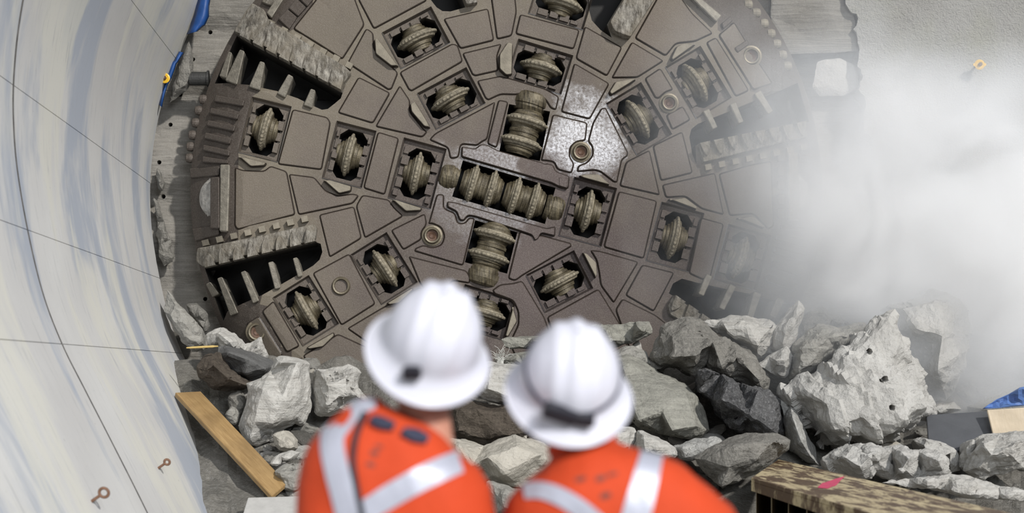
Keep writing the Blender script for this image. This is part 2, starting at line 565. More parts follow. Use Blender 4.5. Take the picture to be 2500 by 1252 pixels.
# single disc cutters: housing centre, ring centre offset, axis angle in the picture plane, size of housing
CUT = [  # cx, cy, ang(deg), half axis, half ring
 (647, 316, 14, 50, 70), (853, 377, 14.5, 50, 72), (1019, 423, 15, 54, 76),
 (1435, 517, 15, 54, 74), (1648, 578, 15, 54, 74), (1812, 628, 15, 54, 70),
 (1016, 92, 62, 50, 68), (1102, 240, 62, 50, 68),
 (1318, 163, 107, 50, 70), (1372, 3, 107, 52, 70),
 (1560, 290, -31, 50, 74), (1705, 201, -31, 50, 74),
 (1366, 687, 63, 52, 66), (1183, 762, 107, 52, 66),
 (938, 655, -32, 52, 72), (747, 758, -32, 52, 70),
 (935, -70, 62, 50, 68), (1418, -150, 107, 50, 70), (1460, 860, 63, 52, 66), (1130, 930, 107, 52, 66), (1850, 110, -31, 50, 60), (600, 860, -32, 50, 60),
]
CUT = CUT[:18]
def housing_poly(c, grow=0):
    return [rotpt((c[0], c[1]), R(c[2]), sa * (c[3] + grow), sb * (c[4] + grow)) for sa, sb in ((-1, -1), (1, -1), (1, 1), (-1, 1))]
BUCK = [
 [(540, 75), (571, 83), (640, 118), (740, 172), (832, 226), (838, 222), (832, 240), (818, 252), (800, 266), (786, 268), (757, 255), (727, 240), (675, 222), (605, 207), (557, 203), (500, 195)],
 [(470, 668), (497, 655), (640, 622), (772, 591), (783, 595), (787, 615), (780, 634), (765, 648), (735, 666), (690, 692), (640, 720), (590, 742), (555, 760), (530, 790), (480, 800)],
 [(1683, 335), (1688, 315), (1704, 302), (1770, 276), (1845, 245), (1905, 221), (1980, 190), (2010, 290), (1960, 299), (1860, 322), (1760, 342), (1698, 355), (1700, 400), (1690, 375)],
 [(1633, 716), (1643, 692), (1665, 680), (1698, 689), (1780, 707), (1860, 726), (1900, 735), (1990, 755), (1960, 850), (1900, 850), (1800, 830), (1720, 775), (1665, 735)],
 [(1440, -90), (1438, 25), (1445, 50), (1466, 73), (1493, 92), (1482, 60), (1500, 30), (1519, 0), (1560, -95)],
 [(1030, -130), (1052, 0), (1066, 18), (1080, 27), (1100, 28), (1136, 18), (1122, -20), (1100, -130)],
]
def clampr(p):
    d = math.hypot(p[0] - HC[0], p[1] - HC[1]); k = min(1, (HR - 12) / d)
    return (HC[0] + (p[0] - HC[0]) * k, HC[1] + (p[1] - HC[1]) * k)
BUCK = [[clampr(p) for p in b] for b in BUCK]
def uv(u, v): return rotpt((1230, 470), AX, u, v)
SLOTS = [[uv(-118, -47), uv(118, -47), uv(118, 45), uv(-118, 45)],
         [(1243, 254), (1343, 272), (1318, 393), (1218, 374)],
         [(1160, 537), (1263, 567), (1238, 668), (1135, 640)]]
holes = [housing_poly(c) for c in CUT] + BUCK + SLOTS
outer = circle(HC[0], HC[1], HR, 128)
v2, f2, _ = cdt(outer, holes, 26)
V = [fp(x, y) for x, y in v2]; Fc = [tuple(t) for t in f2]
MI = [3 if sum(math.hypot(v2[i][0] - HC[0], v2[i][1] - HC[1]) for i in t) / 3 > 655 else 0 for t in Fc]
def walls(V, Fc, MI, loop, h0, h1, mat, close=None):
    n = len(loop); s = len(V)
    V += [fp(x, y, h0) for x, y in loop] + [fp(x, y, h1) for x, y in loop]
    for i in range(n):
        Fc.append((s + i, s + (i + 1) % n, s + n + (i + 1) % n, s + n + i)); MI.append(mat)
    if close is not None:
        Fc.append(tuple(s + n + i for i in range(n))); MI.append(close)
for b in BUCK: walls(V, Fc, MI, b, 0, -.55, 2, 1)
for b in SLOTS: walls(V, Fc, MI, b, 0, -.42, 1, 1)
# rim drum going back into the rock
n = len(outer); s = len(V)
V += [fp(x, y) for x, y in outer]
for q in outer:
    p = at(q[0], q[1], HEADY + dome(*q)); V.append(Vector((p.x, 18.35, p.z)))
for i in range(n):
    Fc.append((s + i, s + (i + 1) % n, s + n + (i + 1) % n, s + n + i)); MI.append(0)
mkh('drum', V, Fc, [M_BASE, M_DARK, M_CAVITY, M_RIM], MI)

def panel(name, poly, h=.020, mats=(M_FACE, M_GROOVE), rad=8, gap=3.2, step=34, base=0.0):
    p = fillet(poly, rad)
    if area2(p) < 0: p = p[::-1]
    q = inset(p, gap); q1 = inset(p, gap + 1.2)
    far = any(math.hypot(x - HC[0], y - HC[1]) > 590 for x, y in p)
    v2, f2, ov = cdt(q1, [], step if far else None)
    V = [fp(x, y, h) for x, y in v2]; Fc = [tuple(t) for t in f2]; MI = [0] * len(Fc)
    s = len(V); n = len(p)
    V += [fp(x, y, base) for x, y in p] + [fp(x, y, h - .006) for x, y in q] + [fp(x, y, h) for x, y in q1]
    for i in range(n):
        j = (i + 1) % n
        Fc.append((s + i, s + j, s + n + j, s + n + i)); MI.append(1)
        Fc.append((s + n + i, s + n + j, s + 2 * n + j, s + 2 * n + i)); MI.append(0)
    o = mkh(name, V, Fc, list(mats), MI)
    fix_normals(o)
    return o

PANELS = [
 [(714, 71), (772, -2), (800, -90), (846, -90), (868, 0), (891, 61), (836, 147)],
 [(912, 73), (1044, 2), (1025, -40), (990, -70), (970, -110), (852, -90), (874, 0)],
 [(847, 155), (894, 68), (912, 80), (914, 120), (960, 165), (973, 178), (957, 218), (948, 221)],
 [(823, 276), (875, 187), (954, 227), (911, 303)],
 [(915, 310), (976, 207), (1002, 246), (1001, 272), (1036, 316), (1044, 322), (1032, 337)],
 [(974, 177), (1104, 106), (1118, 110), (1131, 151), (1005, 224), (997, 220)],
 [(1081, 46), (1192, 20), (1207, 100), (1123, 121)],
 [(1186, -90), (1212, 98), (1250, 89), (1262, 30), (1250, -90)],
 [(1127, 130), (1226, 106), (1214, 138), (1218, 174), (1160, 187), (1152, 183)],
 [(1163, 197), (1222, 185), (1245, 191), (1330, 216), (1366, 236), (1358, 270), (1344, 266), (1332, 247), (1318, 233), (1286, 227), (1262, 233), (1222, 232), (1192, 246), (1184, 241)],
 [(1269, 34), (1416, 73), (1401, 122), (1257, 84)],
 [(1427, 63), (1520, 116), (1482, 188), (1404, 144)],
 [(1401, 153), (1489, 204), (1440, 293), (1368, 274)],
 [(1542, 101), (1622, 149), (1556, 191), (1491, 192)],
 [(1548, 94), (1612, -20), (1640, -60), (1660, -10), (1690, 32), (1742, 82), (1697, 103), (1650, 108), (1625, 139)],
 [(1572, 192), (1612, 165), (1645, 220), (1625, 226), (1608, 242), (1598, 240)],
 [(1624, 281), (1667, 258), (1687, 293), (1640, 319)],
 [(1592, 356), (1666, 320), (1692, 423), (1612, 443)],
 [(1615, 451), (1746, 421), (1768, 526), (1712, 511), (1672, 481), (1624, 484)],
 [(1753, 424), (1830, 402), (1884, 392), (1890, 552), (1876, 562), (1838, 523), (1780, 528)],
 [(1586, 365), (1612, 478), (1511, 455), (1527, 395)],
 [(1446, 300), (1467, 264), (1479, 262), (1534, 373), (1532, 382), (1519, 391), (1507, 446), (1498, 446), (1464, 420), (1450, 417), (1407, 421), (1410, 404), (1432, 396), (1446, 378), (1444, 357), (1434, 346)],
 [(1349, 278), (1435, 299), (1430, 345), (1408, 347), (1392, 362), (1392, 384), (1403, 399), (1396, 425), (1359, 415), (1352, 397), (1335, 394), (1319, 393)],
 [(1510, 466), (1605, 490), (1572, 633), (1472, 604)],
 [(1439, 610), (1465, 612), (1560, 639), (1498, 742), (1465, 697), (1461, 666), (1455, 636)],
 [(1567, 645), (1647, 665), (1596, 762), (1525, 721)],
 [(1519, 728), (1600, 768), (1640, 800), (1610, 900), (1560, 920), (1501, 756)],
 [(1334, 774), (1461, 704), (1520, 800), (1555, 930), (1400, 960)],
 [(1268, 563), (1308, 577), (1320, 573), (1394, 593), (1396, 602), (1275, 674), (1258, 687), (1239, 681)],
 [(1201, 708), (1220, 694), (1256, 690), (1275, 684), (1330, 775), (1396, 960), (1300, 960), (1242, 838), (1264, 792), (1264, 762), (1252, 735), (1206, 718)],
 [(1066, 473), (1085, 474), (1084, 508), (1112, 520), (1118, 544), (1134, 544), (1145, 530), (1160, 533), (1131, 650), (1011, 614), (1013, 606), (1033, 597), (1055, 604), (1077, 597), (1084, 577), (1076, 556), (1055, 547), (1045, 547)],
 [(953, 562), (1038, 520), (1043, 548), (1029, 568), (1030, 585), (984, 612)],
 [(996, 624), (1139, 660), (1148, 675), (1148, 693), (1105, 686), (1060, 740), (1024, 692)],
 [(846, 802), (930, 752), (1026, 700), (1058, 745), (1000, 870), (898, 838)],
 [(738, 868), (825, 814), (892, 845), (995, 875), (940, 990), (800, 960)],
 [(762, 667), (853, 618), (918, 742), (833, 796)],
 [(778, 524), (865, 503), (884, 582), (804, 630)],
 [(868, 503), (884, 475), (950, 487), (962, 506), (986, 528), (890, 583)],
 [(922, 321), (975, 337), (940, 477), (886, 460)],
 [(714, 266), (800, 286), (808, 300), (786, 416), (677, 402)],
 [(573, 407), (592, 415), (645, 417), (660, 404), (701, 418), (722, 525), (580, 562), (572, 552)],
 [(704, 424), (768, 432), (795, 465), (825, 477), (862, 472), (878, 477), (862, 498), (728, 526)],
 [(1046, 342), (1062, 325), (1210, 247), (1190, 341), (1176, 348), (1165, 357), (1126, 353), (1120, 386), (1098, 389), (1093, 362)],
 [(1216, 243), (1242, 248), (1213, 363), (1188, 352)],
 [(1710, 530), (1768, 546), (1735, 678), (1718, 685), (1680, 668)],
 [(1722, 104), (1748, 90), (1830, 222), (1795, 238)],
 [(1752, 86), (1792, 52), (1858, 160), (1888, 205), (1838, 222)],
 [(638, 760), (668, 733), (733, 845), (700, 862)],
 [(600, 790), (632, 770), (692, 866), (660, 900)],
]
for p in PANELS:
    panel('wear_plate', p)
# raised frame bars round the middle row of cutters
for p in ([(1126, 357), (1160, 363), (1172, 352), (1190, 353), (1213, 366), (1318, 395), (1331, 400), (1336, 399), (1350, 402), (1357, 418), (1391, 430), (1388, 462), (1362, 458), (1345, 449), (1125, 385)],
          [(1091, 491), (1113, 494), (1334, 557), (1357, 552), (1355, 579), (1321, 571), (1314, 586), (1304, 590), (1297, 576), (1262, 564), (1160, 531), (1143, 528), (1132, 541), (1121, 539), (1113, 518), (1090, 507)]):
    panel('centre_frame_bar', p, .05, rad=6)
panel('key_plate', [(1360, 431), (1389, 433), (1385, 464), (1361, 457)], .056, rad=5, base=.03)

# cutter housings: a sunk rectangular seat with an eight sided opening and wedge blocks
def local(c, a, b, h):
    q = rotpt((c[0], c[1]), R(c[2]), a, b); return fp(q[0], q[1], h)
def housing(c, seed):
    rnd = random.Random(seed)
    A, B = c[3], c[4]; a, b, ch = 35, 61, 17
    V = []; Fc = []; MI = []
    orect = [(-A, -B), (A, -B), (A, B), (-A, B)]
    irect = [(-A + 4, -B + 4), (A - 4, -B + 4), (A - 4, B - 4), (-A + 4, B - 4)]
    octo = [(-a + ch, -b), (a - ch, -b), (a, -b + ch), (a, b - ch), (a - ch, b), (-a + ch, b), (-a, b - ch), (-a, -b + ch)]
    s = len(V)
    for q in orect: V.append(local(c, *q, .012))
    for q in irect: V.append(local(c, *q, -.055))
    for i in range(4):
        j = (i + 1) % 4; Fc.append((s + i, s + j, s + 4 + j, s + 4 + i)); MI.append(0)
    v2, f2, _ = cdt(irect, [octo])
    s = len(V); V += [local(c, x, y, -.055) for x, y in v2]
    Fc += [tuple(s + i for i in t) for t in f2]; MI += [0] * len(f2)
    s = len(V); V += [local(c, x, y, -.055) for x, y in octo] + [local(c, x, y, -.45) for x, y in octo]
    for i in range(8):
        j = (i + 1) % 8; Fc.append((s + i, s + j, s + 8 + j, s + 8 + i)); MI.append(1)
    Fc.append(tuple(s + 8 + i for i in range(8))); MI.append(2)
    # wedge blocks along both long sides
    for sd in (-1, 1):
        y = -B + 16
        for k, ln in enumerate((20, 24, 22, 26, 18)):
            x0, x1 = (A - 8) * sd, (a - (4 if k in (1, 2, 3) else -2) - rnd.random() * 3) * sd
            hh = (-.02, .0, -.03, .005, -.025)[(k + seed) % 5]
            y1 = y + ln
            if y1 > B - 8: break
            n0 = len(Fc)
            box_mesh(V, Fc, [local(c, *q, -.06) for q in ((x0, y), (x1, y), (x1, y1), (x0, y1))] + [local(c, *q, hh) for q in ((x0, y + 1), (x1, y + 1), (x1, y1 - 1), (x0, y1 - 1))])
            MI += [0] * (len(Fc) - n0)
            y = y1 + 4
    o = mkh('cutter_housing', V, Fc, [M_HOUS, M_CAVITY, M_DARK], MI)
    fix_normals(o); return o
for i, c in enumerate(CUT): housing(c, i)

# a disc cutter: worn hub (part) and serrated steel ring (sub-part), built once and copied
hubV, hubF = lathe([(-.140, .06), (-.140, .10), (-.133, .112), (-.10, .115), (-.095, .132), (-.07, .136), (-.062, .158), (-.034, .174), (.034, .174), (.050, .158), (.058, .140), (.09, .134), (.095, .117), (.133, .112), (.14, .10), (.14, .06)], 40)
def tooth(i, j):
    return 1.0 if j in (0, 1, 6, 7) else (1.0 + (.022 if i % 2 else -.012))
ringV, ringF = lathe([(-.042, .165), (-.040, .188), (-.022, .200), (-.012, .224), (.0, .229), (.012, .224), (.022, .200), (.040, .188), (.042, .165)], 64, lambda i, j: (1.0 + (.022 if i % 2 else -.012)) if 3 <= j <= 5 else 1.0)
def axis_matrix(px, py, ang, h):
    a = R(ang)
    X = Vector((math.cos(a), 0, -math.sin(a))); Yv = Vector((0, -1, 0)); Z = X.cross(Yv)
    m = Matrix((X, Yv, Z)).transposed().to_4x4()
    m.translation = fp(px, py, h)
    return m
proto_hub = mk('disc_cutter', hubV, hubF, M_HUB, smooth=False)
proto_ring = mk('cutter_ring', ringV, ringF, M_RING)
fix_normals(proto_hub); fix_normals(proto_ring)
def put_cutter(px, py, ang, h, first=False, rings=(0,), hub=None, scale=1.0):
    hubo = proto_hub if first else proto_hub.copy()
    if hub is not None: hubo = mk('disc_cutter', *hub, M_HUB); fix_normals(hubo)
    elif not first: COL.objects.link(hubo)
    hubo.parent = head
    m = axis_matrix(px, py, ang, h) @ Matrix.Rotation(px * .37, 4, 'X') @ Matrix.Scale(scale, 4)
    hubo.matrix_world = Matrix.Translation(-Vector(head.location)) @ m
    hubo.matrix_basis = Matrix.Translation(-Vector(head.location)) @ m
    for k, r in enumerate(rings):
        ro_ = proto_ring if (first and k == 0) else proto_ring.copy()
        if ro_ is not proto_ring: COL.objects.link(ro_)
        ro_.parent = hubo; ro_.matrix_basis = Matrix.Translation((r, 0, 0))
    return hubo
for i, c in enumerate(CUT):
    q = rotpt((c[0], c[1]), R(c[2]), random.uniform(-3, 3), random.uniform(-5, 2))
    put_cutter(q[0], q[1], c[2] + random.uniform(-3, 3), -.105, first=(i == 0))
# twin cutters in the middle: hubs with two rings each
tw = .115
twinhub = lathe([(-.24, .06), (-.24, .12), (-.225, .13), (-.205, .15), (-.18, .155), (-.172, .17), (-.08, .176), (-.05, .15), (-.02, .148), (-.015, .158), (.015, .158), (.02, .148), (.05, .15), (.08, .176), (.172, .17), (.18, .155), (.205, .15), (.225, .13), (.24, .12), (.24, .06)], 40)
for u, v in ((-56, 0), (52, 0)):
    q = uv(u, v); put_cutter(q[0], q[1], 16.5, -.055, rings=(-.112, .112), hub=twinhub, scale=.92)
put_cutter(1280, 322, 106.5, -.07, rings=(-.112, .112), hub=twinhub, scale=1.02)
put_cutter(1201, 600, 106.5, -.07, rings=(-.112, .112), hub=twinhub, scale=1.02)

def cap(px, py, ang, hx, r0):
    V, Fc = lathe([(-hx, r0 * .75), (-hx * .8, r0 * .9), (-hx * .2, r0), (hx * .3, r0), (hx * .36, r0 * .93), (hx * .6, r0 * .93), (hx, r0 * .8)], 28)
    m = axis_matrix(px, py, ang, -.09)
    o = mkh('bearing_cap', [m @ Vector(v) for v in V], Fc, M_HUB, smooth=False); fix_normals(o)
cap(1097, 431, 16.5, .10, .155); cap(1354, 508, 196.5, .10, .155)
cap(1296, 248, 106.5, .10, .19); cap(1180, 672, 286.5, .10, .19)

# guard blocks beside the cutters
GUARD = [
 [(913, 97), (922, 94), (962, 148), (975, 165), (955, 166), (916, 136)],
 [(1000, 256), (1013, 247), (1045, 300), (1052, 315), (1035, 313), (1003, 276)],
 [(1217, 136), (1238, 104), (1252, 108), (1250, 186), (1234, 188), (1217, 172)],
 [(1484, 227), (1500, 201), (1545, 192), (1553, 197), (1490, 236)],
 [(1634, 146), (1648, 116), (1665, 108), (1699, 110), (1640, 152)],
 [(1411, 430), (1425, 426), (1460, 425), (1488, 450), (1485, 455), (1420, 437)],
 [(1627, 488), (1670, 482), (1701, 506), (1698, 515)],
 [(1794, 534), (1835, 527), (1867, 553), (1862, 560)],
 [(1419, 617), (1430, 617), (1455, 640), (1458, 672), (1452, 682)],
 [(1251, 745), (1263, 785), (1240, 824), (1231, 821)],
 [(943, 740), (1005, 702), (1011, 708), (975, 742), (950, 746)],
 [(748, 848), (815, 810), (819, 820), (790, 848), (755, 854)],
 [(956, 489), (965, 487), (1031, 508), (1028, 517), (990, 519)],
 [(788, 441), (805, 439), (860, 455), (858, 469), (828, 476)],
 [(580, 382), (600, 385), (653, 398), (648, 408), (613, 410)],
]
for g in GUARD: panel('guard_block', g, .085, (M_GUARD, M_GROOVE), rad=5, gap=2.5)

# spray nozzles / bolts
def nozzle(px, py, r, mat=M_BOLT):
    V, Fc = lathe([(0, r * 1.45), (.012, r * 1.4), (.016, r * 1.15), (.045, r * 1.08), (.055, r), (.052, r * .82), (.018, r * .74), (.014, r * .45), (.02, r * .4), (.012, r * .2), (.01, .004)], 32)
    m = Matrix.Translation(fp(px, py, .0)) @ Matrix(((0, 1, 0), (-1, 0, 0), (0, 0, 1))).to_4x4()
    o = mkh('spray_nozzle', [m @ Vector(v) for v in V], Fc[:-2] + [Fc[-1]], [mat, M_RUST], smooth=False)
    n = 32
    o.data.polygons.foreach_set('material_index', [1 if i // n >= 6 else 0 for i in range(len(o.data.polygons))])
    fix_normals(o)
for x, y, r in ((1418, 371, 18), (1055, 575, 18), (833, 698, 20), (1633, 252, 17), (1833, 138, 19), (628, 810, 20)):
    nozzle(x, y, r * S_PX)

# bucket lips with their scraper teeth
def lipbar(poly, h=.10):
    return panel('bucket_lip', poly, h, (M_LIP, M_LIP), rad=6, gap=3, step=14, base=-.25)
def teeth_row(p0, p1, n, length, h=.17, flip=1, w=.86, notch=True):
    """scraper teeth whose flat ends stand on p0-p1 and whose rounded points lie `length` px to one side"""
    a = Vector(p0); b = Vector(p1); d = (b - a) / n; dn = d.normalized(); nn = Vector((-dn.y, dn.x)) * flip
    rnd = random.Random(n)
    for k in range(n):
        o0 = a + d * (k + .5 * (1 - w)); o1 = a + d * (k + 1 - .5 * (1 - w)); mid = (o0 + o1) / 2
        L = length * rnd.uniform(.9, 1.06); ww = (o1 - o0).length / 2
        base = [o0, o1, mid + dn * ww * .92 + nn * L * .5, mid + dn * ww * .55 + nn * L * .85, mid + nn * L, mid - dn * ww * .55 + nn * L * .85, mid - dn * ww * .92 + nn * L * .5]
        top = [o0.lerp(mid, .15), o1.lerp(mid, .15), mid + dn * ww * .55 + nn * L * .45, mid + dn * ww * .3 + nn * L * .68, mid + nn * L * .78, mid - dn * ww * .3 + nn * L * .68, mid - dn * ww * .55 + nn * L * .45]
        m = len(base)
        V = [fp(q.x, q.y, -.02) for q in base] + [fp(q.x, q.y, h * (1 if i < 2 else (.92 if i in (2, 6) else .8))) for i, q in enumerate(top)]
        Fc = [(i, (i + 1) % m, m + (i + 1) % m, m + i) for i in range(m)] + [tuple(m + i for i in range(m))]
        o = mkh('scraper_tooth', V, Fc, M_LIP); fix_normals(o)
        if notch:
            c = mid + nn * (length + 15)
            s_ = ww * .52
            q4 = [c - dn * s_ - nn * 7, c + dn * s_ - nn * 7, c + dn * s_ + nn * 7, c - dn * s_ + nn * 7]
            V = []; Fc = []
            box_mesh(V, Fc, [fp(q.x, q.y, -.01) for q in q4] + [fp(q.x, q.y, .075) for q in q4])
            o = mkh('spacer_block', V, Fc, M_GUARD); fix_normals(o)
lipbar([(571, 83), (600, 32), (618, 10), (650, 28), (660, 52), (715, 86), (845, 165), (862, 182), (832, 226)], .13)
teeth_row((585, 92), (838, 228), 8, 50, .19, -1)
lipbar([(478, 640), (482, 605), (560, 590), (772, 545), (778, 560), (773, 590), (640, 620), (497, 655)], .10)
teeth_row((500, 656), (776, 590), 8, 45, .17, -1)
lipbar([(1698, 356), (1760, 342), (1860, 322), (1962, 299), (1970, 340), (1860, 365), (1770, 388), (1712, 402)], .10)
teeth_row((1698, 355), (1964, 300), 8, 44, .17, 1)
lipbar([(1640, 718), (1668, 738), (1725, 776), (1800, 830), (1770, 860), (1700, 810), (1630, 770), (1625, 745)], .10)
teeth_row((1640, 719), (1800, 830), 5, 45, .17, 1, notch=False)
lipbar([(1482, 60), (1500, 30), (1519, 0), (1560, -95), (1640, -95), (1601, -2), (1536, 100), (1515, 94), (1493, 84)], .16)
lipbar([(1136, 18), (1122, -20), (1100, -130), (1150, -130), (1165, -10), (1168, 14), (1140, 19)], .12)

# grizzly bars reaching into the buckets
def bar(p0, p1, w0, w1, h0=.05, h1=.12):
    a = Vector(p0); b = Vector(p1); d = (b - a).normalized(); n = Vector((-d.y, d.x))
    V = []; Fc = []
    lo = [a - n * w0, a + n * w0, b + n * w1, b - n * w1]
    box_mesh(V, Fc, [fp(q.x, q.y, -.30) for q in lo] + [fp(q.x, q.y, hh) for q, hh in zip(lo, (h0, h0, h1, h1))])
    o = mkh('grizzly_bar', V, Fc, M_BAR); fix_normals(o)
    bm = bmesh.new(); bm.from_mesh(o.data)
    bmesh.ops.bevel(bm, geom=bm.edges[:], offset=.008, segments=1, affect='EDGES', clamp_overlap=True)
    bm.to_mesh(o.data); bm.free()
for a, b, w0, w1 in (((565, 203), (594, 128), 15, 6), ((622, 218), (643, 156), 14, 6), ((687, 235), (712, 189), 11, 7), ((752, 262), (766, 223), 11, 6), ((545, 190), (565, 132), 9, 4),
                     ((734, 676), (722, 631), 6, 5.5), ((679, 705), (663, 641), 7, 6.5), ((626, 738), (596, 664), 8, 6), ((573, 768), (539, 679), 10, 6), ((528, 722), (511, 692), 9, 6),
                     ((1722, 270), (1741, 317), 8, 6.5), ((1787, 254), (1804, 303), 8, 6.5), ((1847, 226), (1876, 279), 9, 7),
                     ((1730, 672), (1707, 721), 8, 7), ((1788, 697), (1757, 755), 8, 7), ((1848, 715), (1826, 775), 9, 7), ((1905, 730), (1880, 775), 10, 7)):
    bar(a, b, w0, w1)

# rim: ribs, scallops, gauge cutters with wear bars
def blockq(name, quad, h, mat, base=-.01, bev=.01):
    V = []; Fc = []
    box_mesh(V, Fc, [fp(x, y, base) for x, y in quad] + [fp(x, y, h) for x, y in quad])
    o = mkh(name, V, Fc, mat); fix_normals(o)
    bm = bmesh.new(); bm.from_mesh(o.data)
    bmesh.ops.bevel(bm, geom=bm.edges[:], offset=bev, segments=1, affect='EDGES', clamp_overlap=True)
    bm.to_mesh(o.data); bm.free(); return o
for q in ([(528, 234), (598, 247), (594, 262), (524, 250)], [(516, 265), (585, 280), (580, 294), (513, 279)], [(509, 295), (576, 309), (572, 323), (506, 309)],
          [(503, 325), (566, 340), (562, 354), (500, 340)], [(498, 355), (562, 369), (560, 383), (497, 369)], [(496, 383), (558, 393), (557, 402), (496, 398)],
          [(1895, 570), (1975, 590), (1970, 606), (1890, 586)], [(1890, 603), (1966, 624), (1961, 640), (1886, 618)], [(1884, 636), (1957, 658), (1950, 675), (1881, 652)],
          [(1872, 670), (1945, 694), (1938, 712), (1868, 688)], [(1905, 548), (1978, 560), (1977, 570), (1903, 560)]):
    blockq('rim_rib', q, .07, M_RIM)
for i in range(5):
    y0 = 372 + i * 34
    blockq('rim_block', [(1897, y0), (1914, y0), (1914, y0 + 24), (1897, y0 + 24)], .06, M_RIM)
for x, y in ((497, 243), (486, 270), (479, 300), (471, 330), (466, 358), (464, 386), (1826, 12), (1846, 32), (1865, 58), (1882, 83), (1896, 108), (1910, 135), (1922, 162)):
    V, Fc = lathe([(-.05, .02), (-.038, .045), (0, .055), (.038, .045), (.05, .02)], 14)
    m = axis_matrix(x, y, 0, .0) ; o = mkh('rim_stud', [m @ Vector(v) for v in V], Fc, M_GUARD if x > 1000 else M_RIM); fix_normals(o)  # left studs take the rim steel with shade in its colour
gh, gf = lathe([(-.05, .10), (-.05, .16), (-.03, .19), (-.02, .215), (.0, .225), (.02, .215), (.03, .19), (.06, .16), (.07, .09)], 56, lambda i, j: (1 + (.03 if i % 2 else -.03)) if 3 <= j <= 5 else 1)
M_GAUGE = plain('gauge_cutter_bright_steel', (.55, .53, .49), .55, .3, .5, 20, .8, 60)
for x, y, dy in ((500, 481, 1), (1962, 470, -1)):
    n_ = Vector((-dy * .80, -.6, .0)).normalized()
    q = n_.to_track_quat('X', 'Z').to_matrix().to_4x4()
    c = fp(x + 12 * dy, y, -.03)
    o = mkh('gauge_cutter', [c + (q @ Vector((a * .8, b * .92, d * .92))) for a, b, d in gh], gf, M_GAUGE); fix_normals(o)
blockq('wear_bar', [(540, 404), (563, 404), (558, 568), (538, 566)], .10, M_BAR, bev=.012)
blockq('wear_bar', [(1920, 374), (1943, 374), (1948, 540), (1922, 540)], .10, M_BAR, bev=.012)
blockq('gauge_block', [(517, 436), (538, 434), (538, 560), (516, 560)], .11, M_RIM)
blockq('gauge_block', [(464, 412), (537, 406), (535, 430), (466, 436)], .05, M_RIM)
blockq('gauge_block', [(470, 560), (534, 548), (536, 574), (478, 590)], .05, M_RIM)
blockq('gauge_block', [(1950, 375), (1990, 385), (1992, 400), (1950, 396)], .05, M_RIM)
blockq('rim_block', [(640, 8), (652, -20), (690, -10), (675, 22)], .06, M_LIP)
for q in ([(679, 48), (702, 24), (726, 44), (706, 74)], [(704, 22), (724, -2), (748, 20), (728, 42)], [(728, -4), (745, -28), (772, -8), (750, 18)]):
    blockq('rim_block', q, .05, M_RIM)
blockq('wear_bar', [(652, 36), (705, -42), (716, -34), (664, 48)], .09, M_BAR)
blockq('wear_bar', [(1676, -10), (1686, -18), (1758, 42), (1746, 58)], .09, M_BAR)
for q in ([(1760, 58), (1782, 40), (1788, 52), (1766, 72)], [(1792, 118), (1822, 98), (1828, 110), (1800, 130)]):
    blockq('rim_block', q, .04, M_RIM)

# ------------------------------------------------------------------ rubble heap
def heapY(py): return 16.9 - (py - 850) / 400 * 2.9 if py > 850 else 16.9
def mound_y(px, py):
    """depth of the heap's own surface, a little behind the stones"""
    return heapY(py) + .35
def wall_x(z):
    for i in range(len(prof) - 1):
        if prof[i][1] >= z > prof[i + 1][1]:
            t = (prof[i][1] - z) / (prof[i][1] - prof[i + 1][1]); return prof[i][0] + t * (prof[i + 1][0] - prof[i][0])
    return prof[-1][0]
V = []; Fc = []
mx = list(range(380, 2700, 22)); my = list(range(790, 1420, 16))
for y in my:
    for x in mx:
        Y = mound_y(x, y) + .22 * noise.fractal((x * .012, y * .012, 8.8), 1.0, 2.0, 6)
        top = 880 + 30 * noise.noise((x * .01, 3, 3)) - (60 if x > 1850 else 0)
        p = at(x, max(y, top), min(Y, 17.6))
        if p.z < 0.02: p = Vector((p.x, p.y, .02))
        p.x = max(p.x, wall_x(p.z) - .06)
        V.append(p)
nx = len(mx)
for j in range(len(my) - 1):
    for i in range(nx - 1):
        a = j * nx + i
        Fc.append((a, a + 1, a + nx + 1, a + nx))
mound = mk('rubble_ground', V, Fc, M_SOIL)
mound.data.materials[0] = M_SOIL
tag(mound, 'grey heap of fine broken rock and dirt below the big boulders', 'rubble', kind='stuff')

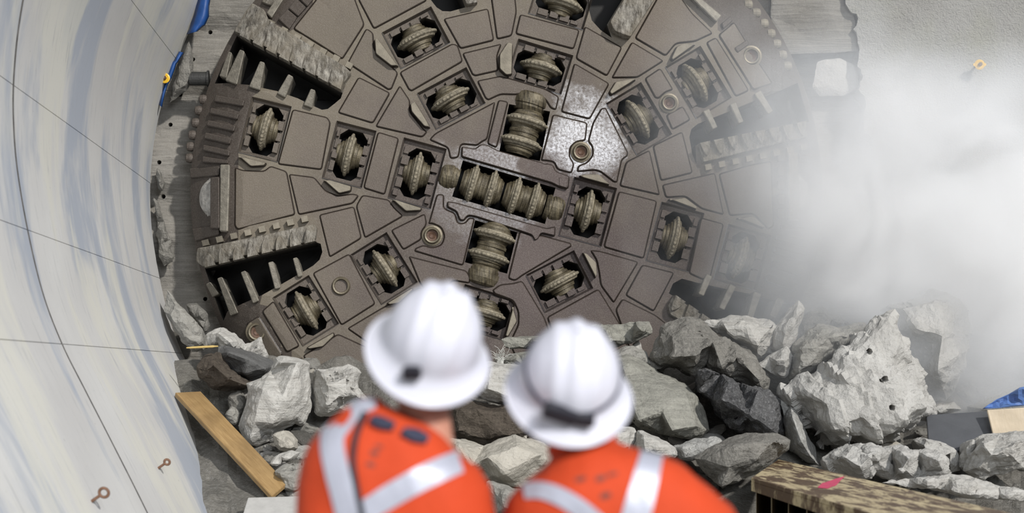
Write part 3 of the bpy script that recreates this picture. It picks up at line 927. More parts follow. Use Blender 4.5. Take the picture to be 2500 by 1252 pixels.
def rock(label, outline, Y, th, inner=None, m='grey', amp=.03, tilt=0.0, seed=None, name='boulder', cell=8, depth=None, group=None, pits=(), scallop=0.0):
    """a broken block: front facets given by pixels with a height towards the viewer, then a closed, smaller back"""
    seed = seed if seed is not None else int(abs(outline[0][0] * 3 + outline[0][1] * 7))
    rnd = random.Random(seed)
    out = [tuple(q) + (0.0,) * (3 - len(q)) for q in outline]
    o2 = [(q[0], q[1]) for q in out]
    cx = sum(q[0] for q in o2) / len(o2); cy = sum(q[1] for q in o2) / len(o2)
    ymin = min(q[1] for q in o2); ymax = max(q[1] for q in o2)
    if inner is None:
        inner = []
        for k, q in enumerate(o2):
            f = rnd.uniform(.50, .78)
            inner.append((cx + (q[0] - cx) * f, cy + (q[1] - cy) * f, th * rnd.uniform(.45, .8)))
        inner.append((cx, cy, th * rnd.uniform(.6, .85)))
    pts = [Vector((q[0], q[1])) for q in out] + [Vector((q[0], q[1])) for q in inner]
    n = len(out)
    v, e, f, ov, oe, of = delaunay_2d_cdt(pts, [(i, (i + 1) % n) for i in range(n)], [], 0, 1e-3)
    hs = []
    for i, q in enumerate(v):
        o = ov[i]
        if o: k = o[0]; hs.append(out[k][2] if k < n else inner[k - n][2])
        else: hs.append(0.0)
    bm = bmesh.new()
    def P(x, y, h):
        lean = tilt * ((y - ymin) / max(1, ymax - ymin) - .5)
        return at(x, y, Y - h - lean)
    bv = [bm.verts.new(P(q.x, q.y, hs[i])) for i, q in enumerate(v)]
    for t in f:
        c = (sum(v[i].x for i in t) / 3, sum(v[i].y for i in t) / 3)
        if inside(c, o2):
            try: bm.faces.new([bv[i] for i in t])
            except ValueError: pass
    # the back
    dp = depth or th
    edges = [e_ for e_ in bm.edges if len(e_.link_faces) == 1]
    ring = {}
    cen = P(cx, cy, 0)
    for e_ in edges:
        for vt in e_.verts:
            if vt not in ring:
                q = vt.co.lerp(cen, .22 + .1 * rnd.random()); q.y = vt.co.y + dp * rnd.uniform(.7, 1.0)
                ring[vt] = bm.verts.new(q)
    cb = bm.verts.new(Vector((cen.x, cen.y + dp * 1.15, cen.z)))
    for e_ in edges:
        a, b = e_.verts
        bm.faces.new((a, b, ring[b], ring[a])); bm.faces.new((ring[a], ring[b], cb))
    bmesh.ops.triangulate(bm, faces=[q for q in bm.faces if len(q.verts) > 3])
    cell_m = cell * Y / F
    for it in range(8):
        long = [e_ for e_ in bm.edges if e_.calc_length() > cell_m * 1.7 and (it < 3 or min(x.co.y for x in e_.verts) < Y + .05)]
        if not long or len(bm.faces) > 20000: break
        bmesh.ops.subdivide_edges(bm, edges=long, cuts=1)
        bmesh.ops.triangulate(bm, faces=[q for q in bm.faces if len(q.verts) > 3])
    for it in range(2 if pits else 0):
        near = []
        for e_ in bm.edges:
            mco = (e_.verts[0].co + e_.verts[1].co) / 2
            if mco.y < Y + .02 and any(Vector((at(hx, hy, mco.y).x - mco.x, at(hx, hy, mco.y).z - mco.z)).length < .055 for hx, hy in pits): near.append(e_)
        bmesh.ops.subdivide_edges(bm, edges=near, cuts=1)
        bmesh.ops.triangulate(bm, faces=[q for q in bm.faces if len(q.verts) > 3])
    bmesh.ops.recalc_face_normals(bm, faces=bm.faces)
    # loosen the straight creases, then break the surface up
    bmesh.ops.smooth_vert(bm, verts=[x for x in bm.verts], factor=.5, use_axis_x=True, use_axis_y=True, use_axis_z=True)
    bm.normal_update()
    sd = seed * .37
    for x in bm.verts:
        p = x.co
        a = noise.fractal((p.x * 2.4 + sd, p.y * 2.4, p.z * 2.4), 1.0, 2.1, 6)
        b = noise.ridged_multi_fractal((p.x * 4 + sd, p.y * 4, p.z * 4), 1.0, 2.0, 4, 1.0, 2.0) - 1.0
        c2 = noise.fractal((p.x * 11 + sd, p.y * 11, p.z * 11), 1.0, 2.0, 4)
        st = noise.noise((p.x * 1.5 + sd, p.y * 1.5, p.z * 9 + p.x * 2))
        x.co = p + x.normal * (amp * 1.5 * a + amp * .5 * b + amp * .55 * c2 + amp * .35 * st)
        if scallop:
            ph = (p.x * .84 + p.z * .54) / .21 + .35 * noise.noise((p.x * 3, p.z * 3, sd))
            x.co += x.normal * scallop * ((ph % 1.0) ** 1.6 + .5 * noise.noise((p.x * 6, p.z * 6, 4)))
        for (hx, hy) in pits:
            c = at(hx, hy, p.y)
            if (Vector((c.x - p.x, c.z - p.z))).length < .024: x.co.y += .13
    me = bpy.data.meshes.new(name)
    base = Vector((cen.x, cen.y, min(x.co.z for x in bm.verts)))
    bmesh.ops.translate(bm, verts=bm.verts, vec=-base)
    bm.to_mesh(me); bm.free()
    me.materials.append(M_RK[m])
    o = bpy.data.objects.new(name, me); o.location = base; link(o)
    return tag(o, label, 'rock', group)

BG = 'boulders of the rubble heap'
# left end of the heap
rock('grey rock slab leaning between the concrete lining and the cutterhead rim', [(405, 700), (440, 740), (470, 775), (502, 815), (505, 850), (470, 858), (440, 830), (400, 760)], 17.3, .25, m='grey', group=BG)
rock('small pale grey stone beside the rim bolt hole above the dark slab', [(502, 816), (540, 797), (570, 813), (592, 840), (585, 856), (530, 850), (505, 842)], 16.5, .3, [(535, 815, .22), (560, 835, .3), (520, 835, .15)], m='pale', group=BG)
rock('tan angular stone with a pointed top right corner against the cutterhead', [(585, 845), (612, 838), (640, 819), (652, 866), (640, 885), (600, 880), (565, 858)], 16.45, .3, [(625, 845, .25), (610, 865, .2)], m='pale', group=BG)
rock('flat charcoal grey slab lying on top of brown dark rock at left', [(528, 842), (548, 838), (585, 848), (625, 864), (668, 882), (674, 893), (662, 915), (648, 928), (615, 932), (590, 920), (560, 905), (535, 880), (526, 860)], 16.2, .30, [(560, 862, .26), (610, 880, .30), (645, 900, .27), (600, 908, .24), (548, 875, .16)], m='slate', amp=.015, group=BG)
rock('dark brown rough rock under the charcoal slab at the wall edge', [(478, 895), (498, 872), (528, 866), (560, 902), (590, 918), (628, 932), (614, 950), (560, 962), (512, 944), (486, 918)], 16.0, .4, [(520, 890, .3), (560, 925, .4), (600, 940, .3), (500, 905, .2)], m='brown', amp=.035, group=BG)
rock('tall pale banded slab standing on its end right of the wooden plank', [(672, 872), (700, 868), (725, 868), (748, 878), (760, 888), (755, 920), (762, 985), (750, 1040), (735, 1046), (720, 1036), (694, 1048), (662, 1078), (630, 1098), (606, 1092), (588, 1078), (576, 1040), (590, 1000), (602, 975), (600, 935), (640, 925), (662, 905)], 15.6, .45,
     [(680, 885, .3), (725, 885, .3), (640, 950, .42), (690, 970, .45), (735, 960, .25), (620, 1030, .42), (665, 1030, .40), (725, 1015, .2), (610, 1070, .35)], m='pale', amp=.022, group=BG)
rock('blocky pale rock with a flat top edge left of the first white helmet', [(762, 892), (800, 896), (850, 893), (872, 895), (887, 908), (880, 945), (905, 985), (850, 1004), (800, 1012), (768, 1010), (760, 960)], 15.75, .4, [(790, 912, .38), (850, 910, .36), (800, 940, .42), (855, 955, .40), (800, 990, .38)], m='pale', amp=.03, group=BG)
rock('squarish pale stone below the standing slab beside the plank end', [(664, 1060), (692, 1052), (712, 1062), (724, 1076), (728, 1096), (704, 1108), (680, 1100), (666, 1088)], 15.1, .22, m='sand', amp=.02, group=BG)
rock('flat pale shard lying in front of the wooden plank end', [(652, 1136), (682, 1108), (712, 1098), (735, 1104), (720, 1120), (690, 1126), (668, 1146)], 14.8, .15, m='pale', amp=.015, group=BG)
rock('grey stone between the pale shard and the orange jacket', [(668, 1150), (700, 1130), (745, 1128), (760, 1180), (730, 1205), (690, 1200)], 14.6, .25, m='grey', group=BG)
rock('dark grey stone in shade behind the plank top', [(555, 962), (590, 950), (600, 985), (592, 1015), (570, 1020), (556, 990)], 15.9, .2, m='mid', group=BG)
rock('small grey stone wedged under the dark brown rock', [(548, 1010), (566, 985), (582, 1010), (578, 1040), (556, 1035)], 15.7, .15, m='grey', group=BG)
# between and behind the two people
rock('pale split block with vertical layers between the two helmets', [(1150, 890), (1196, 878), (1240, 884), (1287, 896), (1282, 925), (1272, 962), (1244, 988), (1196, 976), (1158, 962)], 15.5, .4, [(1200, 895, .3), (1260, 905, .32), (1190, 950, .42), (1240, 965, .4)], m='pale', amp=.025, group=BG)
rock('dark wide rock in shade under the split block between the people', [(1080, 990), (1140, 980), (1200, 985), (1250, 992), (1292, 1014), (1312, 1060), (1240, 1070), (1180, 1090), (1090, 1062)], 15.35, .35, m='brown', amp=.03, group=BG)
rock('big smooth sandy boulder between the two orange jackets', [(1085, 1066), (1120, 1068), (1180, 1092), (1218, 1072), (1260, 1058), (1310, 1068), (1350, 1090), (1365, 1150), (1290, 1205), (1230, 1198), (1170, 1175), (1080, 1150)], 14.6, .5, [(1120, 1090, .32), (1190, 1115, .45), (1260, 1085, .45), (1320, 1110, .4), (1230, 1150, .5), (1150, 1140, .42)], m='sand', amp=.02, group=BG)
rock('grey stone at the foot of the sandy boulder', [(1190, 1180), (1240, 1195), (1290, 1200), (1330, 1190), (1340, 1260), (1200, 1260)], 14.1, .3, m='grey', group=BG)
rock('long greenish grey slab resting across the cutterhead bottom above the second helmet', [(1222, 828), (1300, 822), (1380, 806), (1440, 792), (1500, 788), (1550, 782), (1586, 786), (1588, 812), (1545, 832), (1500, 852), (1440, 862), (1380, 852), (1280, 850), (1230, 848)], 16.3, .45, [(1300, 832, .28), (1400, 822, .40), (1480, 806, .42), (1560, 802, .34), (1490, 830, .34), (1400, 846, .26)], m='green', amp=.025, group=BG)
rock('dark greenish slab tucked under the long slab right of the frayed strap', [(1200, 905), (1222, 880), (1260, 862), (1330, 852), (1400, 860), (1380, 890), (1300, 905), (1240, 908)], 16.0, .35, [(1260, 878, .28), (1320, 872, .3), (1280, 895, .2)], m='green', amp=.025, group=BG)
rock('wide grey tilted slab with a smooth face right of the second helmet', [(1478, 872), (1500, 866), (1530, 862), (1600, 898), (1640, 915), (1682, 940), (1700, 965), (1722, 1010), (1740, 1052), (1720, 1068), (1690, 1078), (1620, 1062), (1556, 1044), (1520, 1010), (1480, 960)], 15.5, .5, [(1520, 885, .28), (1600, 925, .36), (1670, 955, .34), (1540, 960, .40), (1620, 1000, .46), (1700, 1040, .42), (1560, 1025, .45), (1640, 1050, .45)], m='green', amp=.022, tilt=.5, group=BG)
rock('pale cracked block directly below the rim of the second helmet', [(1470, 1045), (1510, 1040), (1548, 1046), (1552, 1106), (1500, 1110), (1470, 1080)], 14.7, .3, m='pale', amp=.02, group=BG)
rock('pale cracked block beside the grey slab, split from its neighbour', [(1556, 1050), (1600, 1066), (1650, 1094), (1655, 1112), (1600, 1125), (1556, 1110)], 14.65, .3, m='pale', amp=.02, group=BG)
rock('low speckled stone in front of the big rounded boulder', [(1640, 1090), (1700, 1078), (1760, 1072), (1770, 1095), (1720, 1115), (1660, 1118)], 14.8, .25, m='speck', amp=.03, group=BG)
# right of the people
rock('big rounded grey boulder leaning on the lower edge of the cutterhead', [(1584, 900), (1590, 872), (1604, 838), (1622, 802), (1650, 785), (1682, 776), (1712, 784), (1742, 802), (1790, 830), (1832, 852), (1862, 890), (1884, 925), (1870, 972), (1832, 948), (1800, 930), (1760, 915), (1722, 896), (1690, 924), (1660, 905), (1622, 892)], 15.9, .55,
     [(1640, 820, .38), (1690, 800, .34), (1740, 835, .52), (1800, 870, .50), (1850, 925, .36), (1640, 870, .5), (1700, 870, .58), (1760, 890, .5)], m='mid', amp=.04, group=BG)
rock('light brown block with a broken white end above the rounded boulder', [(1704, 786), (1760, 776), (1830, 775), (1880, 778), (1902, 792), (1898, 830), (1884, 862), (1848, 882), (1826, 862), (1790, 832), (1740, 802)], 16.15, .45, [(1770, 795, .30), (1830, 795, .36), (1880, 805, .30), (1800, 825, .26), (1850, 845, .36)], m='pale', amp=.035, group=BG)
rock('tall thin pale slab standing against the right lower rim of the cutterhead', [(1880, 815), (1910, 785), (1950, 733), (1960, 742), (1968, 752), (1950, 800), (1944, 835), (1926, 860), (1900, 862), (1885, 850)], 16.1, .35, [(1920, 805, .3), (1945, 770, .22), (1910, 840, .3)], m='white', amp=.025, group=BG)
rock('small pale wedge of rock below the tall thin slab', [(1852, 892), (1880, 872), (1922, 838), (1936, 868), (1930, 895), (1914, 922), (1885, 908)], 15.9, .3, [(1895, 880, .25), (1915, 880, .25)], m='white', amp=.025, group=BG)
rock('dark grey rock in shade between the thin slab and the shotcrete wall', [(1948, 775), (1975, 752), (2010, 748), (2050, 768), (2085, 792), (2040, 800), (1990, 812), (1955, 838), (1935, 840)], 16.6, .35, m='mid', amp=.03, group=BG)
rock('almost black boulder with a rough sparkling face', [(1698, 925), (1704, 902), (1722, 890), (1760, 912), (1800, 933), (1850, 940), (1884, 955), (1904, 975), (1922, 1030), (1926, 1062), (1870, 1068), (1812, 1056), (1770, 1020), (1740, 975), (1706, 952)], 15.4, .6, [(1730, 905, .40), (1780, 940, .55), (1850, 955, .52), (1900, 990, .42), (1760, 975, .58), (1830, 1010, .62), (1880, 1045, .55), (1800, 1035, .5)], m='dark', amp=.04, group=BG)
rock('white speckled rock face right of the almost black boulder', [(1898, 968), (1930, 990), (1955, 1012), (1976, 1058), (1992, 1090), (2006, 1142), (1970, 1136), (1930, 1108), (1916, 1062), (1914, 1015)], 15.2, .4, [(1935, 1020, .4), (1955, 1075, .42), (1980, 1115, .3)], m='speck', amp=.02, group=BG)
rock('grey wedge boulder with a pale flat top beside the steel beam', [(1690, 1118), (1740, 1092), (1790, 1068), (1840, 1060), (1886, 1060), (1930, 1074), (1924, 1098), (1900, 1116), (1866, 1144), (1820, 1168), (1764, 1198), (1740, 1180), (1712, 1150)], 14.4, .5, [(1724, 1122, .34), (1770, 1100, .45), (1830, 1083, .5), (1890, 1078, .46), (1916, 1082, .40), (1780, 1140, .5), (1850, 1120, .5), (1764, 1178, .42)], m='mid', amp=.022, group=BG)
rock('rounded grey boulder behind the scalloped block, near the shotcrete', [(1920, 935), (1926, 900), (1938, 842), (1958, 826), (2000, 802), (2060, 800), (2112, 788), (2122, 808), (2095, 828), (2045, 870), (2006, 905), (1960, 925)], 16.0, .5, [(1960, 850, .40), (2020, 825, .42), (2075, 815, .35), (1990, 880, .45), (1950, 905, .35)], m='grey', amp=.035, group=BG)
rock('largest pale block with rows of scallop marks and three drill holes', [(2150, 782), (2178, 768), (2192, 798), (2216, 840), (2240, 888), (2246, 925), (2262, 960), (2272, 990), (2264, 1012), (2222, 1040), (2180, 1064), (2140, 1082), (2090, 1080), (2040, 1084), (2004, 1090), (1990, 1060), (1960, 1005), (1908, 962), (1950, 928, .25), (2004, 912, .34), (2050, 872, .36), (2095, 828, .30)], 15.3, .75,
     [(2160, 800, .30), (2120, 830, .42), (2060, 890, .50), (1970, 950, .42), (2190, 850, .42), (2225, 930, .5), (2248, 990, .58), (2150, 900, .55), (2090, 950, .62), (2020, 985, .60), (2180, 980, .70), (2110, 1020, .76), (2040, 1045, .70), (2200, 1020, .72), (2140, 1052, .74)], m='white', amp=.04, cell=8, group=BG, pits=((2123, 857), (2160, 925), (2178, 995)), scallop=.05)
rock('huge dusty block in the haze behind the scalloped block', [(2158, 745), (2200, 730), (2280, 714), (2322, 725), (2345, 742), (2372, 800), (2362, 840), (2348, 865), (2350, 905), (2340, 955), (2312, 982), (2270, 990), (2250, 945), (2244, 890), (2215, 835), (2190, 790), (2165, 765)], 16.2, .7, [(2200, 752, .35), (2280, 740, .42), (2330, 765, .38), (2240, 800, .55), (2300, 820, .6), (2290, 900, .6), (2335, 870, .42)], m='white', amp=.04, group=BG)
rock('long low pale block with ridges lying under the scalloped block', [(2020, 1112), (2060, 1098), (2110, 1086), (2180, 1096), (2240, 1104), (2296, 1108), (2312, 1122), (2306, 1160), (2240, 1166), (2180, 1166), (2110, 1160), (2050, 1146), (2024, 1130)], 14.3, .5, [(2060, 1115, .38), (2130, 1105, .45), (2220, 1118, .5), (2290, 1125, .42), (2100, 1140, .5), (2200, 1148, .5)], m='white', amp=.03, group=BG, scallop=.04)
rock('pale triangular block right of the low ridged block', [(2225, 1072), (2250, 1060), (2282, 1072), (2330, 1104), (2348, 1150), (2318, 1160), (2305, 1120), (2260, 1106)], 14.7, .35, m='white', amp=.025, group=BG)
rock('grey angular rock at the right edge below the timber panel', [(2352, 1152), (2372, 1112), (2402, 1064), (2440, 1060), (2500, 1052), (2560, 1056), (2570, 1140), (2500, 1142), (2440, 1158), (2390, 1166)], 14.3, .45, [(2400, 1085, .35), (2420, 1110, .42), (2480, 1080, .42), (2480, 1120, .4), (2390, 1140, .3)], m='pale', amp=.03, group=BG)
rock('small pointed stone left of the right edge rock', [(2350, 1106), (2362, 1086), (2376, 1074), (2388, 1088), (2374, 1106), (2356, 1122)], 14.6, .18, m='white', amp=.02, group=BG)
rock('thin flat shards of rock beside the beam at the right', [(2150, 1178), (2220, 1166), (2320, 1160), (2384, 1168), (2440, 1188), (2520, 1200), (2520, 1224), (2440, 1216), (2360, 1212), (2300, 1200), (2220, 1190)], 13.8, .25, m='pale', amp=.03, group=BG)
rock('broken grey stone lying against the shotcrete foot behind the dark plate', [(2270, 990), (2330, 975), (2350, 1000), (2320, 1012), (2280, 1012)], 15.9, .25, m='white', amp=.02, group=BG)
rock('grey slab behind the greenish slab, right of the second helmet', [(1490, 868), (1530, 850), (1575, 862), (1612, 896), (1560, 900), (1510, 892)], 16.0, .25, m='grey', amp=.03, group=BG)
rock('small pale stone tooth standing by the cutterhead under the long slab', [(1543, 838), (1560, 832), (1572, 868), (1566, 874), (1556, 872)], 16.5, .15, m='pale', amp=.01, group=BG)
rock('dark broken rock face between the rim and the concrete lining', [(452, 742), (480, 735), (500, 760), (512, 795), (500, 815), (475, 775)], 17.4, .2, m='mid', amp=.02, group=BG)
# loose rock left on the bored wall
rock('loose shotcrete lump hanging on the wall edge below the blue membrane', [(446, 132), (462, 95), (470, 130), (472, 178), (458, 215), (436, 240), (412, 254), (424, 196)], 17.75, .2, m='mid', amp=.015)
rock('broken rock lump at the lining edge left of the gauge cutter', [(380, 402), (392, 412), (402, 450), (398, 470), (386, 462), (378, 430)], 17.85, .12, m='mid', amp=.015)
rock('ragged rock lump at the lining edge below the gauge cutter', [(374, 480), (392, 500), (400, 540), (415, 585), (420, 640), (400, 660), (386, 610), (376, 545)], 17.85, .15, m='mid', amp=.03)
M_RK['bored'] = M_ROCKFACE
rock('squared rock ledge sticking out of the wall top right of the cutterhead', [(1888, -60, .2), (1960, -60, .2), (2050, -60, .2), (2062, 0, .22), (2088, 40, .22), (2098, 126, .2), (2000, 132, .2), (1908, 134, .2), (1880, 40, .2)], 17.85, .25, [(1930, 40, .24), (2030, 38, .25), (2060, 60, .2), (1940, 64, .2), (2000, 0, .25), (1930, 100, .22), (2060, 100, .22)], m='bored', amp=.006)
rock('pale flat rock block in the haze right of the cutterhead rim', [(1982, 214, .15), (1994, 150, .15), (2050, 140, .16), (2092, 160, .15), (2098, 215, .12), (2060, 236, .12), (2000, 236, .12)], 17.9, .2, [(2040, 165, .2), (2030, 210, .2), (2070, 190, .18)], m='white', amp=.01)

# small broken stones filling the heap
stone_src = []
for k in range(6):
    bm = bmesh.new(); bmesh.ops.create_icosphere(bm, subdivisions=3, radius=1)
    for x in bm.verts:
        p = x.co.copy()
        q = noise.cell_vector(p * 1.1 + Vector((k * 5.1, 0, 0)))
        x.co = p * (1 + .35 * noise.fractal(p * .9 + Vector((k * 3, 1, 2)), 1, 2, 3)) + q * .10
        x.co += p * .12 * noise.fractal(p * 4, 1, 2, 3)
        x.co.z *= .65
    me = bpy.data.meshes.new('stone'); bm.to_mesh(me); bm.free()
    me.materials.append(M_RK[('grey', 'pale', 'mid', 'pale', 'grey', 'sand')[k]])
    stone_src.append(me)
rnd = random.Random(11)
spots = []
for k in range(170):
    for _ in range(40):
        x = rnd.choice((rnd.uniform(480, 760), rnd.uniform(640, 760), rnd.uniform(1080, 1360), rnd.uniform(1480, 1760), rnd.uniform(1900, 2500), rnd.uniform(2000, 2500)))
        y = rnd.uniform(890, 1235)
        if x < 560 + (y - 950) * .55: continue
        break
    Y = mound_y(x, y) - .02
    p = at(x, y, Y)
    o = bpy.data.objects.new('stone', stone_src[k % 6]); link(o)
    sc = rnd.uniform(.035, .10) * (1.25 if y > 1050 else 1)
    o.location = p; o.scale = (sc * rnd.uniform(.8, 1.5), sc, sc * rnd.uniform(.7, 1.1))
    o.rotation_euler = (rnd.uniform(-.6, .6), rnd.uniform(-.6, .6), rnd.uniform(0, 6.28))
    tag(o, 'small broken stone lying loose among the big boulders of the heap', 'stone', 'small stones in the rubble')

# ------------------------------------------------------------------ plank, beam, barrier, markers
def wood_mat(name, c1, c2, dirx=True):
    k = NT(name); v = k.obj()
    g = k.noise(k.scaled(v, (1.2, 14, 14) if dirx else (14, 14, 1.2)), 3.5, 6, .65, .8)
    b = k.mix(k.ramp(g, .3, .7), c1, c2)
    b = k.mix(k.math('MULTIPLY', k.ramp(k.noise(v, 2.5, 4), .45, .7), .5), b, tuple(x * .6 for x in c1))
    k.l(b, k.b.inputs['Base Color']); k.b.inputs['Roughness'].default_value = .6
    k.bump(g, .2, .01); return k.m
M_WOOD = wood_mat('plank_wood', (.27, .165, .065), (.42, .28, .125))
M_PALEWOOD = wood_mat('pale_plywood', (.52, .43, .31), (.62, .53, .40))
def slab(name, quad, thick, mat, loc=None, parent=None, bev=.004):
    """board from four front corners (world points) with a real thickness"""
    n = (quad[1] - quad[0]).cross(quad[3] - quad[0]).normalized()
    if n.y < 0: n = -n
    xd = (quad[3] - quad[0]).normalized(); yd = n.cross(xd).normalized()
    m = Matrix((xd, yd, n)).transposed().to_4x4(); m.translation = quad[0]
    mi = m.inverted()
    V = []; Fc = []
    box_mesh(V, Fc, [mi @ q for q in quad] + [mi @ (q + n * thick) for q in quad])
    o = mk(name, V, Fc, mat, parent); o.matrix_world = m; fix_normals(o)
    bm = bmesh.new(); bm.from_mesh(o.data)
    bmesh.ops.bevel(bm, geom=bm.edges[:], offset=bev, segments=2, affect='EDGES', clamp_overlap=True)
    bm.to_mesh(o.data); bm.free()
    return o
pl = slab('wooden_plank', [at(428, 958, 15.75), at(490, 955, 15.9), at(701, 1179, 14.45), at(664, 1211, 14.3)], .045, M_WOOD)
tag(pl, 'golden brown wooden plank leaning against the concrete lining', 'plank')
kb = slab('concrete_kerb', [at(606, 1214, 14.1), at(745, 1210, 14.2), at(745, 1330, 13.7), at(570, 1330, 13.6)], .3, M_PALEWOOD if False else plain('kerb_concrete', (.42, .415, .40), .85, 0, .2, 10, .4, 30))
tag(kb, 'pale concrete kerb at the foot of the lining below the plank', 'kerb')

# steel beam with stiffener plates
M_BEAM = None
def beam_mat():
    k = NT('rusty_cream_paint'); v = k.obj()
    n1 = k.noise(k.scaled(v, (6, 1.0, 1)), 1.5, 8, .72, .4)
    b = k.mix(k.ramp(n1, .47, .53), (.56, .46, .27), (.085, .045, .018))
    n2 = k.noise(v, 22, 5, .7)
    b = k.mix(k.math('MULTIPLY', k.ramp(n2, .52, .62), .7), b, (.12, .065, .02))
    k.l(b, k.b.inputs['Base Color']); k.b.inputs['Roughness'].default_value = .55
    k.bump(n1, .3, .01); return k.m
M_BEAM = beam_mat()
M_BEAMSIDE = plain('beam_weathered_plate', (.32, .25, .15), .65, .2, .5, 6, .3, 30)
M_PINK = plain('pink_marking_paint', (.75, .06, .16), .6, 0, .3, 20, 0)
A = at(1898, 1120, 13.6); B = at(1834, 1166, 13.35)
zt = .5 * (A.z + B.z)
def onz(px, py, z):
    Y = (EYE - z) * F / (py - VY); return at(px, py, Y)
A = onz(1900, 1121, zt); B = onz(1834, 1166, zt)
A2 = onz(2472, 1253, zt); dirv = (A2 - A).normalized(); dirv.z = 0
Lb = 7.0
wv = onz(1834, 1166, zt) - A
beam = thing('steel_girder', 'long cream painted rusty steel beam with pink spray mark on its top', 'steel beam', (A + B) / 2 - Vector((0, 0, zt)))
def bpart(name, V, Fc, mat):
    o = mk(name, V, Fc, mat); fix_normals(o)
    bm = bmesh.new(); bm.from_mesh(o.data)
    bmesh.ops.bevel(bm, geom=bm.edges[:], offset=.004, segments=1, affect='EDGES', clamp_overlap=True)
    bm.to_mesh(o.data); bm.free()
    return setparent(o, beam)
def bslab(name, p, dx, dy, dz, mat):
    V = []; Fc = []
    box_mesh(V, Fc, [p, p + dx, p + dx + dy, p + dy, p + dz, p + dx + dz, p + dx + dy + dz, p + dy + dz])
    return bpart(name, V, Fc, mat)
up = Vector((0, 0, 1))
bslab('top_flange', A, dirv * Lb, wv, -up * .03, M_BEAM)
wd = wv.normalized(); W = wv.length
bslab('web', A + wd * (W * .42) - up * .03, dirv * Lb, wd * .03, -up * (zt - .06), M_BEAMSIDE)
bslab('bottom_flange', A - up * (zt - .005), dirv * Lb, wv, up * .03, M_BEAMSIDE)
for k in range(14):
    bslab('stiffener_plate', A + dirv * (.12 + k * .5) + wd * (W * .46) - up * .03, dirv * .02, wd * (W * .5), -up * (zt - .06), M_BEAMSIDE)
bslab('edge_angle', A + wd * (W - .02) - up * .03, dirv * Lb, wd * .02, -up * .07, M_BEAM)
# sprayed mark: a thin coat of paint lying on the flange
pm = [onz(2060, 1162, zt + .002), onz(2030, 1188, zt + .002), onz(1996, 1190, zt + .002), onz(2010, 1178, zt + .002)]
pk = jag([(2066, 1160), (2052, 1172), (2040, 1186), (2022, 1192), (1996, 1190), (2008, 1178), (2030, 1172), (2066, 1160)], 3, 4, 2)[:-1]
o = mk('sprayed_mark', [onz(x, y, zt + .003) for x, y in pk], [tuple(range(len(pk)))], M_PINK); setparent(o, beam)
fix_normals(o); o['label'] = 'pink spray mark'

M_DKPLATE = plain('dark_plate', (.10, .105, .115), .6, .1, .3, 4, .2)
M_BLUE = plain('blue_tarpaulin', (.10, .20, .48), .5, 0, .3, 8, .3, 20)
o = slab('dark_steel_plate', [at(2262, 1012, 15.2), at(2416, 1003, 15.2), at(2428, 1075, 14.8), at(2270, 1120, 14.8)], .03, M_DKPLATE)
tag(o, 'dark grey flat plate standing behind the rubble at right', 'plate')
o = slab('plywood_panel', [at(2410, 1000, 15.0), at(2560, 990, 15.0), at(2560, 1080, 14.7), at(2428, 1072, 14.7)], .025, M_PALEWOOD)
tag(o, 'pale plywood panel at the right edge under the blue tarpaulin', 'panel')
tv2, tf2, _ = cdt([(2400, 998), (2432, 975), (2462, 962), (2490, 948), (2580, 930), (2580, 992), (2500, 990), (2440, 996)], [], 9)
o = mk('tarpaulin', [at(x, y, 15.3 - .12 * noise.fractal((x * .03, y * .03, 1), 1, 2, 4)) for x, y in tv2], tf2, M_BLUE)
so_ = o.modifiers.new('thickness', 'SOLIDIFY'); so_.thickness = .01
tag(o, 'crumpled blue tarpaulin over the plywood panel', 'tarpaulin')
o = slab('concrete_upstand', [at(2360, 992, 16.0), at(2600, 888, 16.3), at(2600, 938, 15.9), at(2410, 1000, 15.7)], .25, M_SHOT)
tag(o, 'sloping pale concrete upstand behind the blue tarpaulin', 'concrete upstand')

